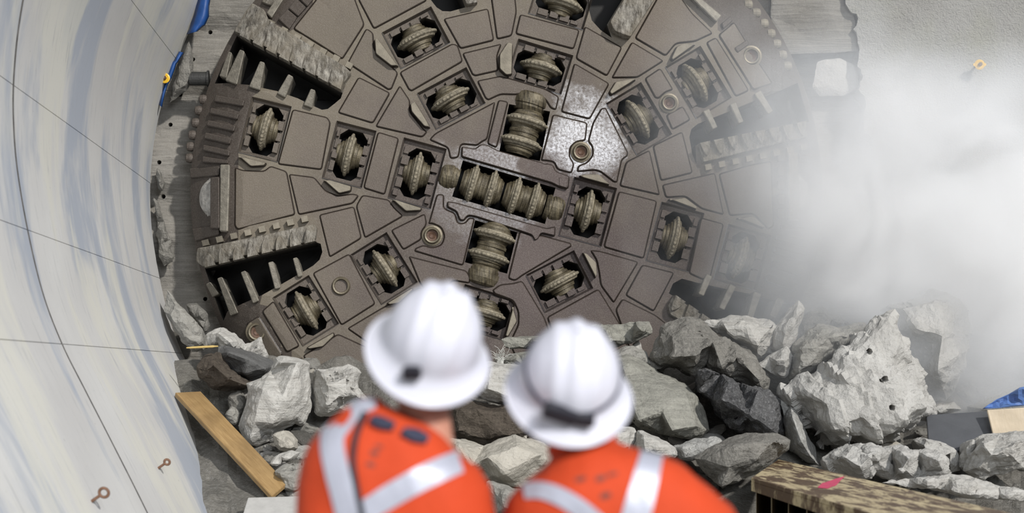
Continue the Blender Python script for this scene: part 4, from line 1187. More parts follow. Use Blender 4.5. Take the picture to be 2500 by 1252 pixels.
# yellow plate markers on bolts
M_YEL = plain('yellow_plastic', (.72, .43, .02), .4, 0, .15, 20, 0)
M_WHITE = plain('white_strap', (.75, .75, .74), .5, 0, .1, 20, 0)
def marker(px, py, Y, label, strap=False):
    r = .055
    t = thing('bolt_marker', label, 'bolt marker', at(px, py, Y), 'yellow bolt markers')
    m = Matrix.Translation(at(px, py, Y)) @ Matrix(((0, 1, 0), (-1, 0, 0), (0, 0, 1))).to_4x4()
    V, Fc = lathe([(-.02, r * .8), (.004, r), (.010, r), (.016, r * .75), (.012, r * .5)], 16)
    o = mk('marker_plate', [m @ Vector(v) for v in V], Fc, M_YEL); fix_normals(o); setparent(o, t)
    V, Fc = lathe([(.0, .02), (.04, .022), (.046, .014)], 6)
    o = mk('bolt_head', [m @ Vector(v) for v in V], Fc, M_RUST); fix_normals(o); setparent(o, t)
    V, Fc = lathe([(-.16, .012), (.0, .012)], 8)
    o = mk('bolt_shank', [m @ Vector(v) for v in V], Fc, M_DARK); fix_normals(o); setparent(o, t)
    for sx in ((-1,) if strap else (-1, 1)):
        V = []; Fc = []; c = at(px, py, Y)
        x0, x1 = c.x + sx * r * .8, c.x + sx * r * (1.6 if strap else 1.25)
        box_mesh(V, Fc, [Vector((x0, Y - .004, c.z - .02)), Vector((x1, Y - .004, c.z - .01)), Vector((x1, Y - .012, c.z - .01)), Vector((x0, Y - .012, c.z - .02)),
                         Vector((x0, Y - .004, c.z + .02)), Vector((x1, Y - .004, c.z + .01)), Vector((x1, Y - .012, c.z + .01)), Vector((x0, Y - .012, c.z + .02))])
        o = mk('tab', V, Fc, M_YEL); fix_normals(o); setparent(o, t)
    if strap:
        V = []; Fc = []
        box_mesh(V, Fc, [Vector((c.x - .13, Y - .004, c.z - .01)), Vector((c.x - .08, Y - .004, c.z - .01)), Vector((c.x - .08, Y - .012, c.z - .01)), Vector((c.x - .13, Y - .012, c.z - .01)),
                         Vector((c.x - .13, Y - .004, c.z + .01)), Vector((c.x - .08, Y - .004, c.z + .01)), Vector((c.x - .08, Y - .012, c.z + .01)), Vector((c.x - .13, Y - .012, c.z + .01))])
        o = mk('strap', V, Fc, M_WHITE); fix_normals(o); setparent(o, t)
marker(403, 191, 17.62, 'round yellow bolt marker with white strap at the edge of the concrete lining', True)
marker(2391, 158, 17.40, 'yellow bolt marker on clear shotcrete at the top right')
marker(2391, 580, 17.40, 'yellow bolt marker nearly hidden in white dust')

# blue waterproof membrane sticking out behind the lining edge
M_MEMB = plain('blue_membrane', (.012, .07, .26), .45, 0, .4, 9, .2, 20)
def membrane(label, pts, Y, curl):
    V = []; Fc = []; n = len(pts)
    for i, (x0, y0, x1, y1) in enumerate(pts):
        for k in range(5):
            t = k / 4; x = x0 + (x1 - x0) * t; y = y0 + (y1 - y0) * t
            jt = 4 * noise.noise((x * .2, y * .2, k)) if k in (0, 4) else 0
            V.append(at(x + jt, y, Y - curl * math.sin(t * 2.6) + .03 * noise.noise((i * .7, k, 1))))
    for i in range(n - 1):
        for k in range(4): a = i * 5 + k; Fc.append((a, a + 1, a + 6, a + 5))
    o = mk('membrane_strip', V, Fc, M_MEMB, smooth=True)
    q = o.modifiers.new('thickness', 'SOLIDIFY'); q.thickness = .006
    return tag(o, label, 'membrane', 'blue membrane remnants')
membrane('wide torn blue membrane flap at the top of the lining edge', [(488, -60, 530, -60), (486, -10, 514, -10), (482, 12, 511, 15), (474, 35, 509, 40), (468, 55, 502, 60), (462, 72, 492, 66), (458, 84, 483, 76)], 17.75, .12)
membrane('narrow blue membrane strip above the round yellow marker', [(438, 126, 446, 128), (428, 148, 434, 150), (420, 152, 430, 155), (415, 168, 424, 172), (409, 185, 417, 190), (402, 204, 408, 208), (396, 228, 401, 232), (389, 255, 395, 262)], 17.75, .06)

# steel tube stub on the rock wall
M_PIPE = plain('old_steel_pipe', (.045, .045, .043), .6, .3, .4, 12, .3)
t = Vector((at(488, 192, 17.7)))
V, Fc = lathe([(-.11, .06), (-.11, .075), (.08, .075), (.08, .09), (.10, .09), (.10, .05)], 20)
o = mk('pipe_stub', [t + Vector(v) for v in V], Fc, M_PIPE, loc=t); fix_normals(o)
tag(o, 'short dark steel pipe stub on the rock left of the cutterhead', 'pipe')

# eye bolts screwed into the lining
def wallpoint(px, py):
    """where the sight line through a pixel meets the lining's inner face"""
    best = None
    for i in range(len(prof) - 1):
        for t in (0, .25, .5, .75):
            x = prof[i][0] + t * (prof[i + 1][0] - prof[i][0]); z = prof[i][1] + t * (prof[i + 1][1] - prof[i][1])
            Yx = x * F / (px - VX)
            if Yx <= 0: continue
            e = abs(EYE + (VY - py) * Yx / F - z)
            if best is None or e < best[0]: best = (e, Vector((x, Yx, z)))
    return best[1]
M_EYE = plain('rusty_eye_bolt', (.22, .12, .075), .7, .2, .4, 30, .3)
def eyebolt(px, py, r, label):
    b = wallpoint(px, py)
    t = thing('eye_bolt', label, 'eye bolt', b, 'rusty eye bolts in the lining')
    nrm = Vector((.8, -.2, .55)).normalized()
    V, Fc = lathe([(-.03, .010), (.07, .010)], 10)
    m = nrm.to_track_quat('X', 'Z').to_matrix().to_4x4(); m.translation = b
    o = mk('shank', [m @ Vector(v) for v in V], Fc, M_EYE); fix_normals(o); setparent(o, t)
    V = []; Fc = []; n, k = 24, 8
    c = b + nrm * (.07 + r)
    ex = nrm; ey = Vector((0, -.25, .97)).cross(nrm).cross(nrm).normalized() if False else nrm.cross(Vector((.35, -.9, .1))).normalized()
    ez = ex.cross(ey)
    for i in range(n):
        a = 2 * math.pi * i / n
        for j in range(k):
            q = 2 * math.pi * j / k; rr = r + .010 * math.cos(q)
            V.append(c + ex * rr * math.cos(a) + ey * rr * math.sin(a) + ez * .010 * math.sin(q))
            Fc.append((i * k + j, ((i + 1) % n) * k + j, ((i + 1) % n) * k + (j + 1) % k, i * k + (j + 1) % k))
    o = mk('ring', V, Fc, M_EYE, smooth=True); fix_normals(o); setparent(o, t)
eyebolt(386, 1143, .022, 'small rusty eye bolt in the lining left of the plank')
eyebolt(224, 1222, .030, 'larger rusty eye bolt in the lining at the bottom left corner')

# frayed strap end and a dry stick in the rubble
M_FRAY = plain('frayed_white_strap', (.62, .62, .58), .9, 0, .3, 20, 0)
V = []; Fc = []
rnd = random.Random(3)
c0 = at(1222, 876, 15.6)
for k in range(46):
    d = Vector((rnd.uniform(-.6, .6), rnd.uniform(-.8, .1), rnd.uniform(.1, 1))).normalized(); L = rnd.uniform(.06, .17)
    p0 = c0 + Vector((rnd.uniform(-.04, .04), 0, rnd.uniform(-.06, .04))); p1 = p0 + d * L * .6; p2 = p1 + (d + Vector((rnd.uniform(-.6, .6), 0, -.5))) * L * .4
    s = len(V); q = .0016
    for p in (p0, p1, p2): V += [p + Vector((q, 0, q)), p + Vector((-q, 0, q)), p + Vector((0, q, -q))]
    for j in (0, 3):
        for i in range(3): Fc.append((s + j + i, s + j + (i + 1) % 3, s + j + 3 + (i + 1) % 3, s + j + 3 + i))
bx = []
box_mesh(V, Fc, [c0 + Vector(q) for q in ((-.03, 0, -.12), (.03, 0, -.12), (.03, .012, -.12), (-.03, .012, -.12), (-.03, 0, .02), (.03, 0, .02), (.03, .012, .02), (-.03, .012, .02))])
o = mk('frayed_strap', V, Fc, M_FRAY, loc=c0); tag(o, 'frayed white strap end sticking out of the rubble between the helmets', 'strap')
V, Fc = lathe([(-.155, .006), (-.1, .011), (.1, .012), (.155, .005)], 8)
p = at(494, 847, 15.8); m = Matrix.Translation(p) @ Matrix.Rotation(R(-3), 4, 'Y')
o = mk('wooden_stick', [m @ Vector(v) for v in V], Fc, plain('yellow_stick', (.55, .40, .14), .6, 0, .2, 30, .2), loc=p); fix_normals(o)
tag(o, 'thin yellow wooden stick lying on rock beside the lining edge', 'stick')

# ------------------------------------------------------------------ two people in orange jackets and white helmets
M_SKIN = plain('skin', (.46, .22, .15), .55, 0, .15, 14, .1, 80)
M_ORANGE = plain('orange_fabric', (.48, .052, .014), .75, 0, .14, 6, .25, 90, .2)
M_TAPE = plain('reflective_tape', (.37, .38, .44), .42, .15, .08, 20, .1, 200)
M_HAT = plain('white_helmet_plastic', (.56, .56, .62), .22, 0, .03, 3, 0)
M_BLACK = plain('black_plastic', (.012, .012, .018), .5, 0, .2, 20, 0)
M_NAVY = plain('dark_navy_cloth', (.02, .024, .05), .8, 0, .3, 20, .2)
M_BOOT = plain('brown_leather', (.10, .06, .035), .6, 0, .3, 15, .2)
M_HAIR = plain('dark_hair', (.02, .014, .01), .6, 0, .3, 60, .4)
M_EYEW = plain('eye_white', (.7, .7, .7), .3, 0, .05, 20, 0)

def ellipsoid(V, Fc, c, r, M3=None, n=18, m=12):
    s = len(V); c = Vector(c)
    for j in range(m + 1):
        t = math.pi * j / m
        for i in range(n):
            p = 2 * math.pi * i / n
            q = Vector((r[0] * math.sin(t) * math.cos(p), r[1] * math.sin(t) * math.sin(p), r[2] * math.cos(t)))
            V.append(c + (M3 @ q if M3 else q))
    for j in range(m):
        for i in range(n):
            Fc.append((s + j * n + i, s + j * n + (i + 1) % n, s + (j + 1) * n + (i + 1) % n, s + (j + 1) * n + i))
def limb(V, Fc, pts, n=14):
    """a tapered limb through (point, radius) joints, each joint rounded by a ball"""
    for k, (p, r) in enumerate(pts):
        ellipsoid(V, Fc, p, (r, r, r), None, n, 8)
        if k:
            p0, r0 = pts[k - 1]; p0 = Vector(p0); p1 = Vector(p)
            d = (p1 - p0).normalized(); u = d.orthogonal().normalized(); w_ = d.cross(u); s = len(V)
            for c, rr in ((p0, r0), (p1, r)):
                for i in range(n):
                    a = 2 * math.pi * i / n; V.append(c + (u * math.cos(a) + w_ * math.sin(a)) * rr)
            for i in range(n): Fc.append((s + i, s + (i + 1) % n, s + n + (i + 1) % n, s + n + i))
            Fc.append(tuple(s + i for i in range(n))[::-1]); Fc.append(tuple(s + n + i for i in range(n)))
def loft(V, Fc, rings, n=40, ex=2.5):
    """rings of (centre, rx, ry, tilt about the view axis)"""
    s = len(V)
    for c, rx, ry, tl in rings:
        ct, st = math.cos(tl), math.sin(tl)
        for i in range(n):
            a = 2 * math.pi * i / n
            x = rx * math.copysign(abs(math.cos(a)) ** (2 / ex), math.cos(a)); y = ry * math.copysign(abs(math.sin(a)) ** (2 / ex), math.sin(a))
            V.append(Vector(c) + Vector((x * ct, y, x * st)))
    for j in range(len(rings) - 1):
        for i in range(n):
            Fc.append((s + j * n + i, s + j * n + (i + 1) % n, s + (j + 1) * n + (i + 1) % n, s + (j + 1) * n + i))
    Fc.append(tuple(s + i for i in range(n))[::-1]); Fc.append(tuple(s + (len(rings) - 1) * n + i for i in range(n)))
def fused(name, V, Fc, mat, voxel, smooth_it=6, parent=None):
    o = mk(name, V, Fc, mat, smooth=True)
    fix_normals(o)
    r = o.modifiers.new('one_surface', 'REMESH'); r.mode = 'VOXEL'; r.voxel_size = voxel; r.use_smooth_shade = True
    q = o.modifiers.new('soften', 'SMOOTH'); q.iterations = smooth_it; q.factor = .5
    dg = bpy.context.evaluated_depsgraph_get(); dg.update()
    me = bpy.data.meshes.new_from_object(o.evaluated_get(dg))
    o.modifiers.clear(); o.data = me
    me.polygons.foreach_set('use_smooth', [True] * len(me.polygons))
    if parent is not None: setparent(o, parent)
    return o

def hand(V, Fc, wrist, d, palm_n, side):
    """palm, four bent fingers of different lengths and a thumb from the side of the palm"""
    d = d.normalized(); nn = (palm_n - d * palm_n.dot(d)).normalized(); sx = d.cross(nn) * side
    Mx = Matrix((sx, nn, d)).transposed()
    ellipsoid(V, Fc, wrist + d * .05, (.041, .017, .055), Mx)
    for k, L in enumerate((.072, .080, .075, .060)):
        b = wrist + d * .088 + sx * (-.030 + .020 * k)
        p1 = b + (d * .96 + nn * .25) * L * .45; p2 = p1 + (d * .75 + nn * .66) * L * .32; p3 = p2 + (d * .45 + nn * .9) * L * .25
        limb(V, Fc, [(b - d * .02, .0095), (b, .0095), (p1, .0088), (p2, .0080), (p3, .0070)], 10)
    b = wrist + d * .028 - sx * .034
    p1 = b + (-sx * .7 + d * .6 + nn * .3).normalized() * .040; p2 = p1 + (-sx * .25 + d * .85 + nn * .45).normalized() * .032
    limb(V, Fc, [(b + sx * .015, .013), (b, .013), (p1, .0105), (p2, .0085)], 10)

HATH = .146
def helmet(mat, parent):
    n = 72
    prof_ = [(-.036, .157, .176), (-.039, .156, .175), (-.034, .149, .168), (-.025, .137, .155), (-.016, .128, .145), (-.006, .121, .137), (.004, .116, .132)]
    for k in range(1, 15):
        t = k / 14 * math.pi / 2
        prof_.append((.006 + HATH * math.sin(t), .116 * math.cos(t) ** .98, .132 * math.cos(t) ** .98))
    V = []; Fc = []
    for z, rx, ry in prof_:
        for i in range(n):
            a = 2 * math.pi * i / n; x = rx * math.cos(a); y = ry * math.sin(a)
            p = Vector((x, y, z))
            if z > .01:      # three ridges running front to back over the crown
                f = min(1, (z - .01) / .06)
                g = math.exp(-(x / .014) ** 2) * 1.0 + .8 * (math.exp(-((x - .046) / .012) ** 2) + math.exp(-((x + .046) / .012) ** 2))
                nv = Vector((x / .112 ** 2, y / .129 ** 2, z / .16 ** 2)).normalized()
                p += nv * .009 * g * f
            if z < 0: p.z -= .012 * abs(math.sin(a)) ** 2 * (-z / .039) * (1.3 if math.sin(a) < 0 else .6)
            V.append(mat @ p)
    m = len(prof_)
    for j in range(m - 1):
        for i in range(n): Fc.append((j * n + i, j * n + (i + 1) % n, (j + 1) * n + (i + 1) % n, (j + 1) * n + i))
    o = mk('hard_hat', V, Fc, M_HAT, smooth=True); fix_normals(o)
    q = o.modifiers.new('shell', 'SOLIDIFY'); q.thickness = .003; q.offset = -1
    return setparent(o, parent)
def sub(o, parent):
    """sub-part: keeps its place under a part whose own parent is the thing"""
    o.parent = parent
    o.matrix_parent_inverse = Matrix.Identity(4)
    return o
def hat_matrix(px, py, Y, tilt, roll):
    return Matrix.Translation(at(px, py, Y)) @ Matrix.Rotation(R(roll), 4, 'Y') @ Matrix.Rotation(R(tilt), 4, 'X')

def surface_strip(name, obj, line, mat, parent, lift=.004, n=40, across=5):
    """a band sewn on the jacket: follows the cloth along a line of (px, py, width in px)"""
    bv = BVHTree.FromPolygons([v.co for v in obj.data.vertices], [tuple(p.vertices) for p in obj.data.polygons])
    off = Vector(obj.parent.location) if obj.parent else Vector()
    cam_ = Vector((0, 0, EYE))
    pts = [Vector((a, b, c)) for a, b, c in line]
    sm_ = smooth_path(pts, max(2, n // (len(pts) - 1)))
    rows = []
    for i, p in enumerate(sm_):
        a = sm_[max(i - 1, 0)]; b = sm_[min(i + 1, len(sm_) - 1)]
        d = Vector((b.x - a.x, b.y - a.y)).normalized(); nn = Vector((-d.y, d.x)); row = []
        for k in range(across):
            t = (k / (across - 1) - .5) * p.z
            dr = (at(p.x + nn.x * t, p.y + nn.y * t, 4) - cam_).normalized()
            h = bv.ray_cast(cam_, dr)
            if h[0] is None: row = None; break
            nr_ = h[1] if h[1].dot(dr) < 0 else -h[1]
            row.append((h[0] + nr_ * lift, h[0] - nr_ * .002))
        if row: rows.append(row)
    V = []; Fc = []; a2 = across
    for r in rows: V += [q[0] for q in r]
    s = len(V)
    for r in rows: V += [q[1] for q in r]
    for i in range(len(rows) - 1):
        for k in range(a2 - 1):
            q = i * a2 + k
            Fc.append((q, q + 1, q + a2 + 1, q + a2)); Fc.append((s + q + a2, s + q + a2 + 1, s + q + 1, s + q))
        q = i * a2; Fc.append((q, q + a2, s + q + a2, s + q))
        q = i * a2 + a2 - 1; Fc.append((q + a2, q, s + q, s + q + a2))
    o = mk(name, V, Fc, mat, smooth=False); fix_normals(o)
    return setparent(o, parent)

def person(label, Y, rows, neck, hat, collar, foot_x, tapes, lean=0.0):
    cxr = at(neck[0], neck[1], Y)
    t = thing('person', label, 'person', (foot_x, Y + .03, 0))
    nb = Vector((cxr.x, Y + .03, cxr.z))
    hm = hat_matrix(*hat); hp = hm.translation; up_ = (hm.to_3x3() @ Vector((0, 0, 1))).normalized(); fw = (hm.to_3x3() @ Vector((0, 1, 0))).normalized(); sd_ = fw.cross(up_)
    H3 = Matrix((sd_, fw, up_)).transposed()
    hc = hp - up_ * .045
    # jacket slices measured from its outline
    rings = []
    sl = []
    for py, xl, xr, ry in rows:
        a = at(xl, py, Y); b = at(xr, py, Y)
        sl.append((Vector(((a.x + b.x) / 2, Y + lean * 0, a.z)), (b.x - a.x) / 2, ry))
    top = sl[0]; bot = sl[-1]
    zb = bot[0].z; xb = foot_x
    sh_l = Vector((bot[0].x - bot[1] + .075, Y, zb - .02)); sh_r = Vector((bot[0].x + bot[1] - .075, Y, zb - .02))
    # ---- body, one skin
    V = []; Fc = []
    ellipsoid(V, Fc, hc + up_ * .012 + fw * -.004, (.076, .094, .100), H3, 24, 18)
    ellipsoid(V, Fc, hc - up_ * .052 + fw * .030, (.058, .062, .068), H3)
    ellipsoid(V, Fc, hc - up_ * .100 + fw * .070, (.026, .022, .020), H3)             # chin
    limb(V, Fc, [(hc - up_ * .005 + fw * .090, .010), (hc - up_ * .032 + fw * .108, .014)], 10)   # nose
    ellipsoid(V, Fc, hc - up_ * .066 + fw * .090, (.024, .009, .009), H3, 12, 8)      # lips
    for q in (-1, 1):
        ellipsoid(V, Fc, hc - up_ * .010 - fw * .004 + sd_ * .078 * q, (.010, .020, .032), H3, 12, 8)   # ears
        ellipsoid(V, Fc, hc + up_ * .014 + fw * .082 + sd_ * .030 * q, (.026, .012, .008), H3, 12, 8)   # brow
    limb(V, Fc, [(hc - up_ * .045 - fw * .028, .060), (nb, .066), (nb - Vector((0, 0, .06)), .075)], 20)
    pel = Vector((xb, Y + .03, .95))
    loft(V, Fc, [(nb - Vector((0, 0, .04)), .09, .07, 0), (Vector((bot[0].x, Y, zb)), bot[1] - .09, .10, 0), (Vector(((bot[0].x + xb) / 2, Y, 1.15)), .145, .10, 0), (pel, .16, .115, 0), (pel - Vector((0, 0, .12)), .15, .11, 0)], 28)
    arms = []
    for q, sh in ((-1, sh_l), (1, sh_r)):
        el = sh + Vector((q * .0, -.03, -.29)); wr = el + Vector((-q * .05, .20, -.10))
        arms.append((q, sh, el, wr))
        limb(V, Fc, [(sh, .055), (el, .042), (wr, .028)], 16)
        hand(V, Fc, wr, Vector((-q * .15, .9, -.4)), Vector((-q * .9, 0, -.2)), q)
    for q in (-1, 1):
        hip = pel + Vector((q * .09, 0, -.08)); kn = Vector((xb + q * .11, Y + .05, .50)); an = Vector((xb + q * .12, Y + .02, .09))
        limb(V, Fc, [(hip, .085), (kn, .055), (an, .040)], 16)
        limb(V, Fc, [(an - Vector((0, .02, .04)), .035), (an + Vector((q * .015, .13, -.055)), .028)], 12)
    body = fused('body', V, Fc, M_SKIN, .0055, 3, t)
    for q in (-1, 1):
        V = []; Fc = []; ellipsoid(V, Fc, hc - up_ * .002 + fw * .081 + sd_ * .030 * q, (.013, .013, .010), H3)
        setparent(mk('eye', V, Fc, M_EYEW, smooth=True), t)
    # ---- hair under the helmet
    V = []; Fc = []
    ellipsoid(V, Fc, hc + up_ * .020 - fw * .010, (.080, .090, .088), H3, 24, 16)
    if lean > .1: ellipsoid(V, Fc, hc - up_ * .045 - fw * .045, (.062, .042, .050), H3)
    setparent(mk('hair', V, Fc, M_HAIR, smooth=True), t)
    # ---- jacket
    V = []; Fc = []
    loft(V, Fc, [(c, rx, ry, 0) for c, rx, ry in sl] + [(Vector((bot[0].x, Y, zb - .12)), bot[1] - .05, .14, 0), (Vector(((bot[0].x + xb) / 2, Y, 1.1)), .185, .135, 0), (Vector((xb, Y + .02, .92)), .195, .145, 0), (Vector((xb, Y + .03, .82)), .20, .15, 0)], 48, 2.4)
    for q, sh, el, wr in arms:
        limb(V, Fc, [(sh, .078), (sh.lerp(el, .5), .072), (el, .064), (wr - (wr - el).normalized() * .02, .048)], 20)
    jk = fused('jacket', V, Fc, M_ORANGE, .010, 5, t)
    for v in jk.data.vertices:      # creases in the cloth
        p = v.co
        v.co = p + v.normal * (.006 * noise.fractal((p.x * 9, p.y * 6, p.z * 5 + p.x * 4), 1, 2, 3) - .002)
    # standing collar
    cc, rx, ry, tl, hh = collar
    c = at(cc[0], cc[1], Y + .02); c.y = Y + .02
    V = []; Fc = []; nn_ = 40
    ct, st = math.cos(tl), math.sin(tl); ax = Vector((-st, 0, ct))
    for j, (f, dz) in enumerate(((1.12, -.03), (1.02, .3 * hh), (.98, hh), (.90, hh), (.92, .3 * hh), (1.0, -.03))):
        for i in range(nn_):
            a = 2 * math.pi * i / nn_
            V.append(c + Vector((rx * f * math.cos(a) * ct, ry * f * math.sin(a), rx * f * math.cos(a) * st)) + ax * (dz + .006 * math.sin(3 * a)))
    for j in range(6):
        for i in range(nn_):
            Fc.append((j * nn_ + i, j * nn_ + (i + 1) % nn_, ((j + 1) % 6) * nn_ + (i + 1) % nn_, ((j + 1) % 6) * nn_ + i))
    o = mk('collar', V, Fc, M_ORANGE, smooth=True); fix_normals(o); setparent(o, t)
    # ---- trousers and boots
    V = []; Fc = []
    loft(V, Fc, [(pel + Vector((0, -.01, .06)), .180, .130, 0), (pel, .185, .135, 0), (pel - Vector((0, 0, .14)), .175, .13, 0)], 36)
    for q in (-1, 1):
        limb(V, Fc, [(pel + Vector((q * .09, 0, -.10)), .098), (Vector((xb + q * .11, Y + .05, .50)), .075), (Vector((xb + q * .12, Y + .02, .16)), .066)], 18)
    fused('trousers', V, Fc, M_NAVY, .012, 4, t)
    for q in (-1, 1):
        V = []; Fc = []
        an = Vector((xb + q * .12, Y + .02, .09))
        limb(V, Fc, [(an + Vector((0, 0, .10)), .060), (an, .056), (an + Vector((0, -.03, -.035)), .053), (an + Vector((q * .015, .15, -.045)), .044)], 16)
        for i, p in enumerate(V):
            if p.z < .004: V[i] = Vector((p.x, p.y, .004))
        fused('boot', V, Fc, M_BOOT, .008, 2, t)
    hat_o = helmet(hm, t)
    for line in tapes: surface_strip('reflective_tape', jk, line, M_TAPE, t)
    return t, jk, hm, hat_o

p1, jk1, hm1, hat1 = person('person in an orange jacket with a plain white helmet, head tilted towards the right', 3.95,
    [(966, 885, 925, .035), (985, 852, 940, .06), (1005, 822, 978, .085), (1030, 796, 1036, .105), (1060, 770, 1086, .12), (1085, 752, 1104, .128), (1110, 739, 1130, .138), (1140, 728, 1172, .150), (1190, 721, 1200, .155), (1260, 719, 1212, .155)],
    (1040, 1062), (1053, 838, 3.93, 40, 18), ((1004, 1042), .086, .080, R(-27), .012), -.03,
    [[(915, 985, 24), (862, 1004, 40), (822, 1044, 54), (812, 1085, 56), (824, 1150, 58), (842, 1215, 60), (855, 1275, 60), (862, 1330, 60)],
     [(1140, 1122, 52), (1095, 1138, 56), (1030, 1168, 58), (960, 1206, 58), (905, 1240, 56), (860, 1268, 52)]])
p2, jk2, hm2, hat2 = person('person in an orange jacket with a black headlamp strap round a white helmet', 3.95,
    [(1072, 1385, 1492, .05), (1090, 1362, 1535, .08), (1108, 1346, 1612, .105), (1130, 1336, 1664, .125), (1160, 1304, 1702, .14), (1190, 1264, 1738, .15), (1222, 1236, 1768, .155), (1265, 1222, 1806, .155)],
    (1420, 1095), (1393, 934, 3.93, 40, 5), ((1425, 1082), .078, .078, R(-4), .035), .42,
    [[(1262, 1205, 34), (1318, 1198, 40), (1375, 1216, 44), (1430, 1252, 46), (1470, 1288, 46)],
     [(1592, 1106, 54), (1581, 1150, 60), (1567, 1205, 66), (1552, 1262, 70), (1543, 1320, 70)]])
# zip cord, dark vents and small worn prints on the jackets
surface_strip('cord', jk1, [(893, 1010, 13), (872, 1060, 13), (863, 1120, 13), (870, 1180, 13), (884, 1250, 13), (892, 1310, 13)], M_BLACK, p1, .008, 40, 4)
surface_strip('neck_vent', jk1, [(908, 1028, 16), (935, 1038, 24), (962, 1046, 14)], M_NAVY, p1, .016, 10, 4)
surface_strip('neck_vent', jk1, [(980, 1058, 14), (1010, 1068, 26), (1040, 1078, 16)], M_NAVY, p1, .016, 10, 4)
M_PRINT = plain('faded_print', (.16, .045, .03), .8, 0, .4, 60, 0)
for a, b, w_ in ((914, 1106, 14), (905, 1134, 12), (925, 1090, 8)):
    surface_strip('worn_print', jk1, [(a - 9, b - 3, w_ * .6), (a, b, w_), (a + 10, b + 2, w_ * .6)], M_PRINT, p1, .002, 6, 3)
for a, b, w_ in ((1417, 1170, 12), (1466, 1168, 14), (1495, 1158, 8), (1478, 1210, 16)):
    surface_strip('worn_print', jk2, [(a - 12, b + 3, w_ * .6), (a, b, w_), (a + 13, b - 4, w_ * .6)], M_PRINT, p2, .002, 6, 3)
surface_strip('sleeve_band', jk2, [(1246, 1212, 16), (1240, 1228, 22), (1236, 1246, 20)], M_TAPE, p2, .004, 8, 4)
def hat_piece(name, hm, hat_, c8, mat, bev=.003):
    V = []; Fc = []
    box_mesh(V, Fc, [hm @ Vector(q) for q in c8])
    off = Vector(hat_.parent.location)
    o = mk(name, [v for v in V], Fc, mat); fix_normals(o)
    bm = bmesh.new(); bm.from_mesh(o.data)
    bmesh.ops.bevel(bm, geom=bm.edges[:], offset=bev, segments=2, affect='EDGES', clamp_overlap=True)
    bm.to_mesh(o.data); bm.free()
    return sub(o, hat_)
def boxc(cx, cy, cz, sx, sy, sz, ang=0):
    out = []
    for z in (-1, 1):
        for x, y in ((-1, -1), (1, -1), (1, 1), (-1, 1)):
            a = x * sx; b = z * sz
            out.append((cx + a * math.cos(ang) - b * math.sin(ang), cy + y * sy, cz + a * math.sin(ang) + b * math.cos(ang)))
    return out
hat_piece('lamp_clip', hm1, hat1, boxc(-.022, -.142, .012, .021, .014, .013, R(25)), M_BLACK)
# elastic headlamp strap low round the crown of the second helmet
V = []; Fc = []; n = 72
for i in range(n):
    a = 2 * math.pi * i / n
    z = .048 + .032 * math.sin(a); f = math.cos(math.asin(min(.99, max(0, z - .006) / HATH))) ** .98
    for dz, k in ((-.005, 1.0), (.005, .99), (.005, .95), (-.005, .955)):
        V.append(hm2 @ Vector(((.116 * f + .011 * (k - .95) / .08) * math.cos(a), (.132 * f + .011 * (k - .95) / .08) * math.sin(a), z + dz)))
for i in range(n):
    for k in range(4): Fc.append((i * 4 + k, ((i + 1) % n) * 4 + k, ((i + 1) % n) * 4 + (k + 1) % 4, i * 4 + (k + 1) % 4))
o = mk('headlamp_strap', V, Fc, M_NAVY); fix_normals(o); sub(o, hat2)
hat_piece('battery_box', hm2, hat2, boxc(-.030, -.142, .022, .040, .016, .017, R(-16)), M_BLACK)
hat_piece('strap_buckle', hm2, hat2, boxc(.030, -.142, .010, .022, .014, .014, R(0)), M_BLACK)

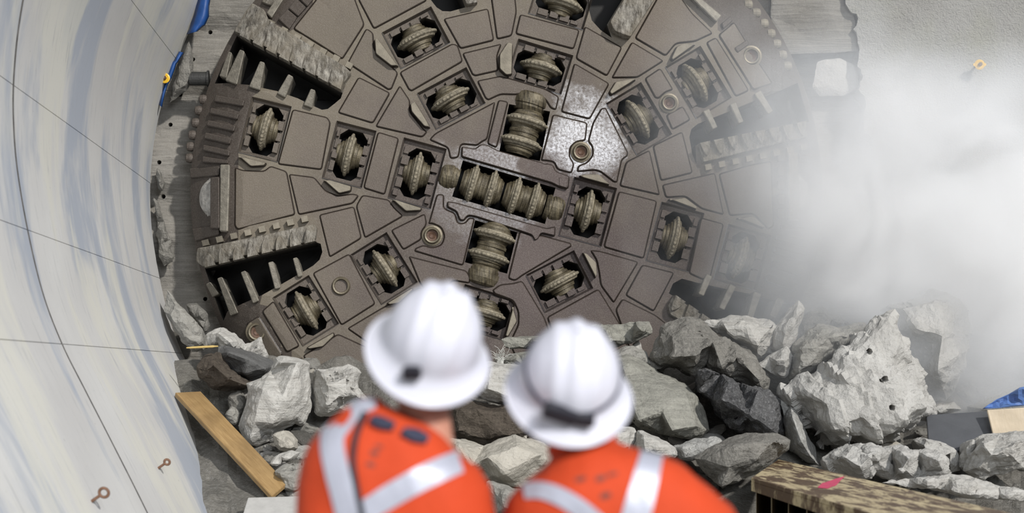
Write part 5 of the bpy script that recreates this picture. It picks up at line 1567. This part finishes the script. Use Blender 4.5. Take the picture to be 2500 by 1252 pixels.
# ------------------------------------------------------------------ drifting white dust over the right side
def dust():
    k = bpy.data.materials.new('white_dust'); k.use_nodes = True
    t = k.node_tree; t.nodes.clear()
    out = t.nodes.new('ShaderNodeOutputMaterial'); vol = t.nodes.new('ShaderNodeVolumeScatter')
    vol.inputs['Color'].default_value = (.93, .965, 1, 1); vol.inputs['Anisotropy'].default_value = -.4
    t.links.new(vol.outputs[0], out.inputs['Volume'])
    ge = t.nodes.new('ShaderNodeNewGeometry')
    def mth(op, a, b=None, cl=False):
        x = t.nodes.new('ShaderNodeMath'); x.operation = op; x.use_clamp = cl
        for i, v in ((0, a), (1, b)):
            if v is None: continue
            if isinstance(v, (int, float)): x.inputs[i].default_value = v
            else: t.links.new(v, x.inputs[i])
        return x.outputs[0]
    nz = t.nodes.new('ShaderNodeTexNoise'); nz.inputs['Scale'].default_value = .95; nz.inputs['Detail'].default_value = 4; nz.inputs['Roughness'].default_value = .55
    nz.inputs['Distortion'].default_value = .6
    t.links.new(ge.outputs['Position'], nz.inputs['Vector'])
    total = None
    for (px, py, rx, rz, dens) in DUST:
        c = at(px, py, 16.2)
        mp = t.nodes.new('ShaderNodeMapping'); mp.vector_type = 'TEXTURE'
        mp.inputs['Location'].default_value = c; mp.inputs['Scale'].default_value = (rx, 1.5, rz)
        t.links.new(ge.outputs['Position'], mp.inputs[0])
        ln = t.nodes.new('ShaderNodeVectorMath'); ln.operation = 'LENGTH'; t.links.new(mp.outputs[0], ln.inputs[0])
        f = mth('SUBTRACT', 1.0, ln.outputs['Value'], True)
        f = mth('MULTIPLY', mth('POWER', f, 1.05), dens)
        total = f if total is None else mth('ADD', total, f)
    nf = mth('MULTIPLY', mth('SUBTRACT', nz.outputs['Fac'], .30, True), 3.7)
    total = mth('MULTIPLY', total, nf)
    t.links.new(total, vol.inputs['Density'])
    return k
DUST = [  # centre in the photograph, radii in metres, peak density per metre
 (2370, 480, 2.0, 1.6, 2.5), (2500, 700, 2.0, 1.9, 2.6), (2090, 320, 1.3, 1.4, .70), (2200, 480, 1.5, 1.5, 1.1), (1890, 250, 1.5, 1.6, .28), (2300, 830, 2.2, 1.2, .50), (2130, 470, 2.9, 2.7, .27), (2040, 620, 1.5, 1.3, .60)]
lo = at(1560, 1120, 15.0); hi = at(2620, -120, 17.3)
V = []; Fc = []
x0, x1, y0, y1, z0, z1 = lo.x, 7.2, 14.9, 17.5, .75, 6.3
box_mesh(V, Fc, [Vector(q) for q in ((x0, y0, z0), (x1, y0, z0), (x1, y1, z0), (x0, y1, z0), (x0, y0, z1), (x1, y0, z1), (x1, y1, z1), (x0, y1, z1))])
o = mk('dust_cloud', V, Fc, dust()); fix_normals(o)
tag(o, 'white cloud of dust drifting across the right side of the wall', 'dust', kind='stuff')
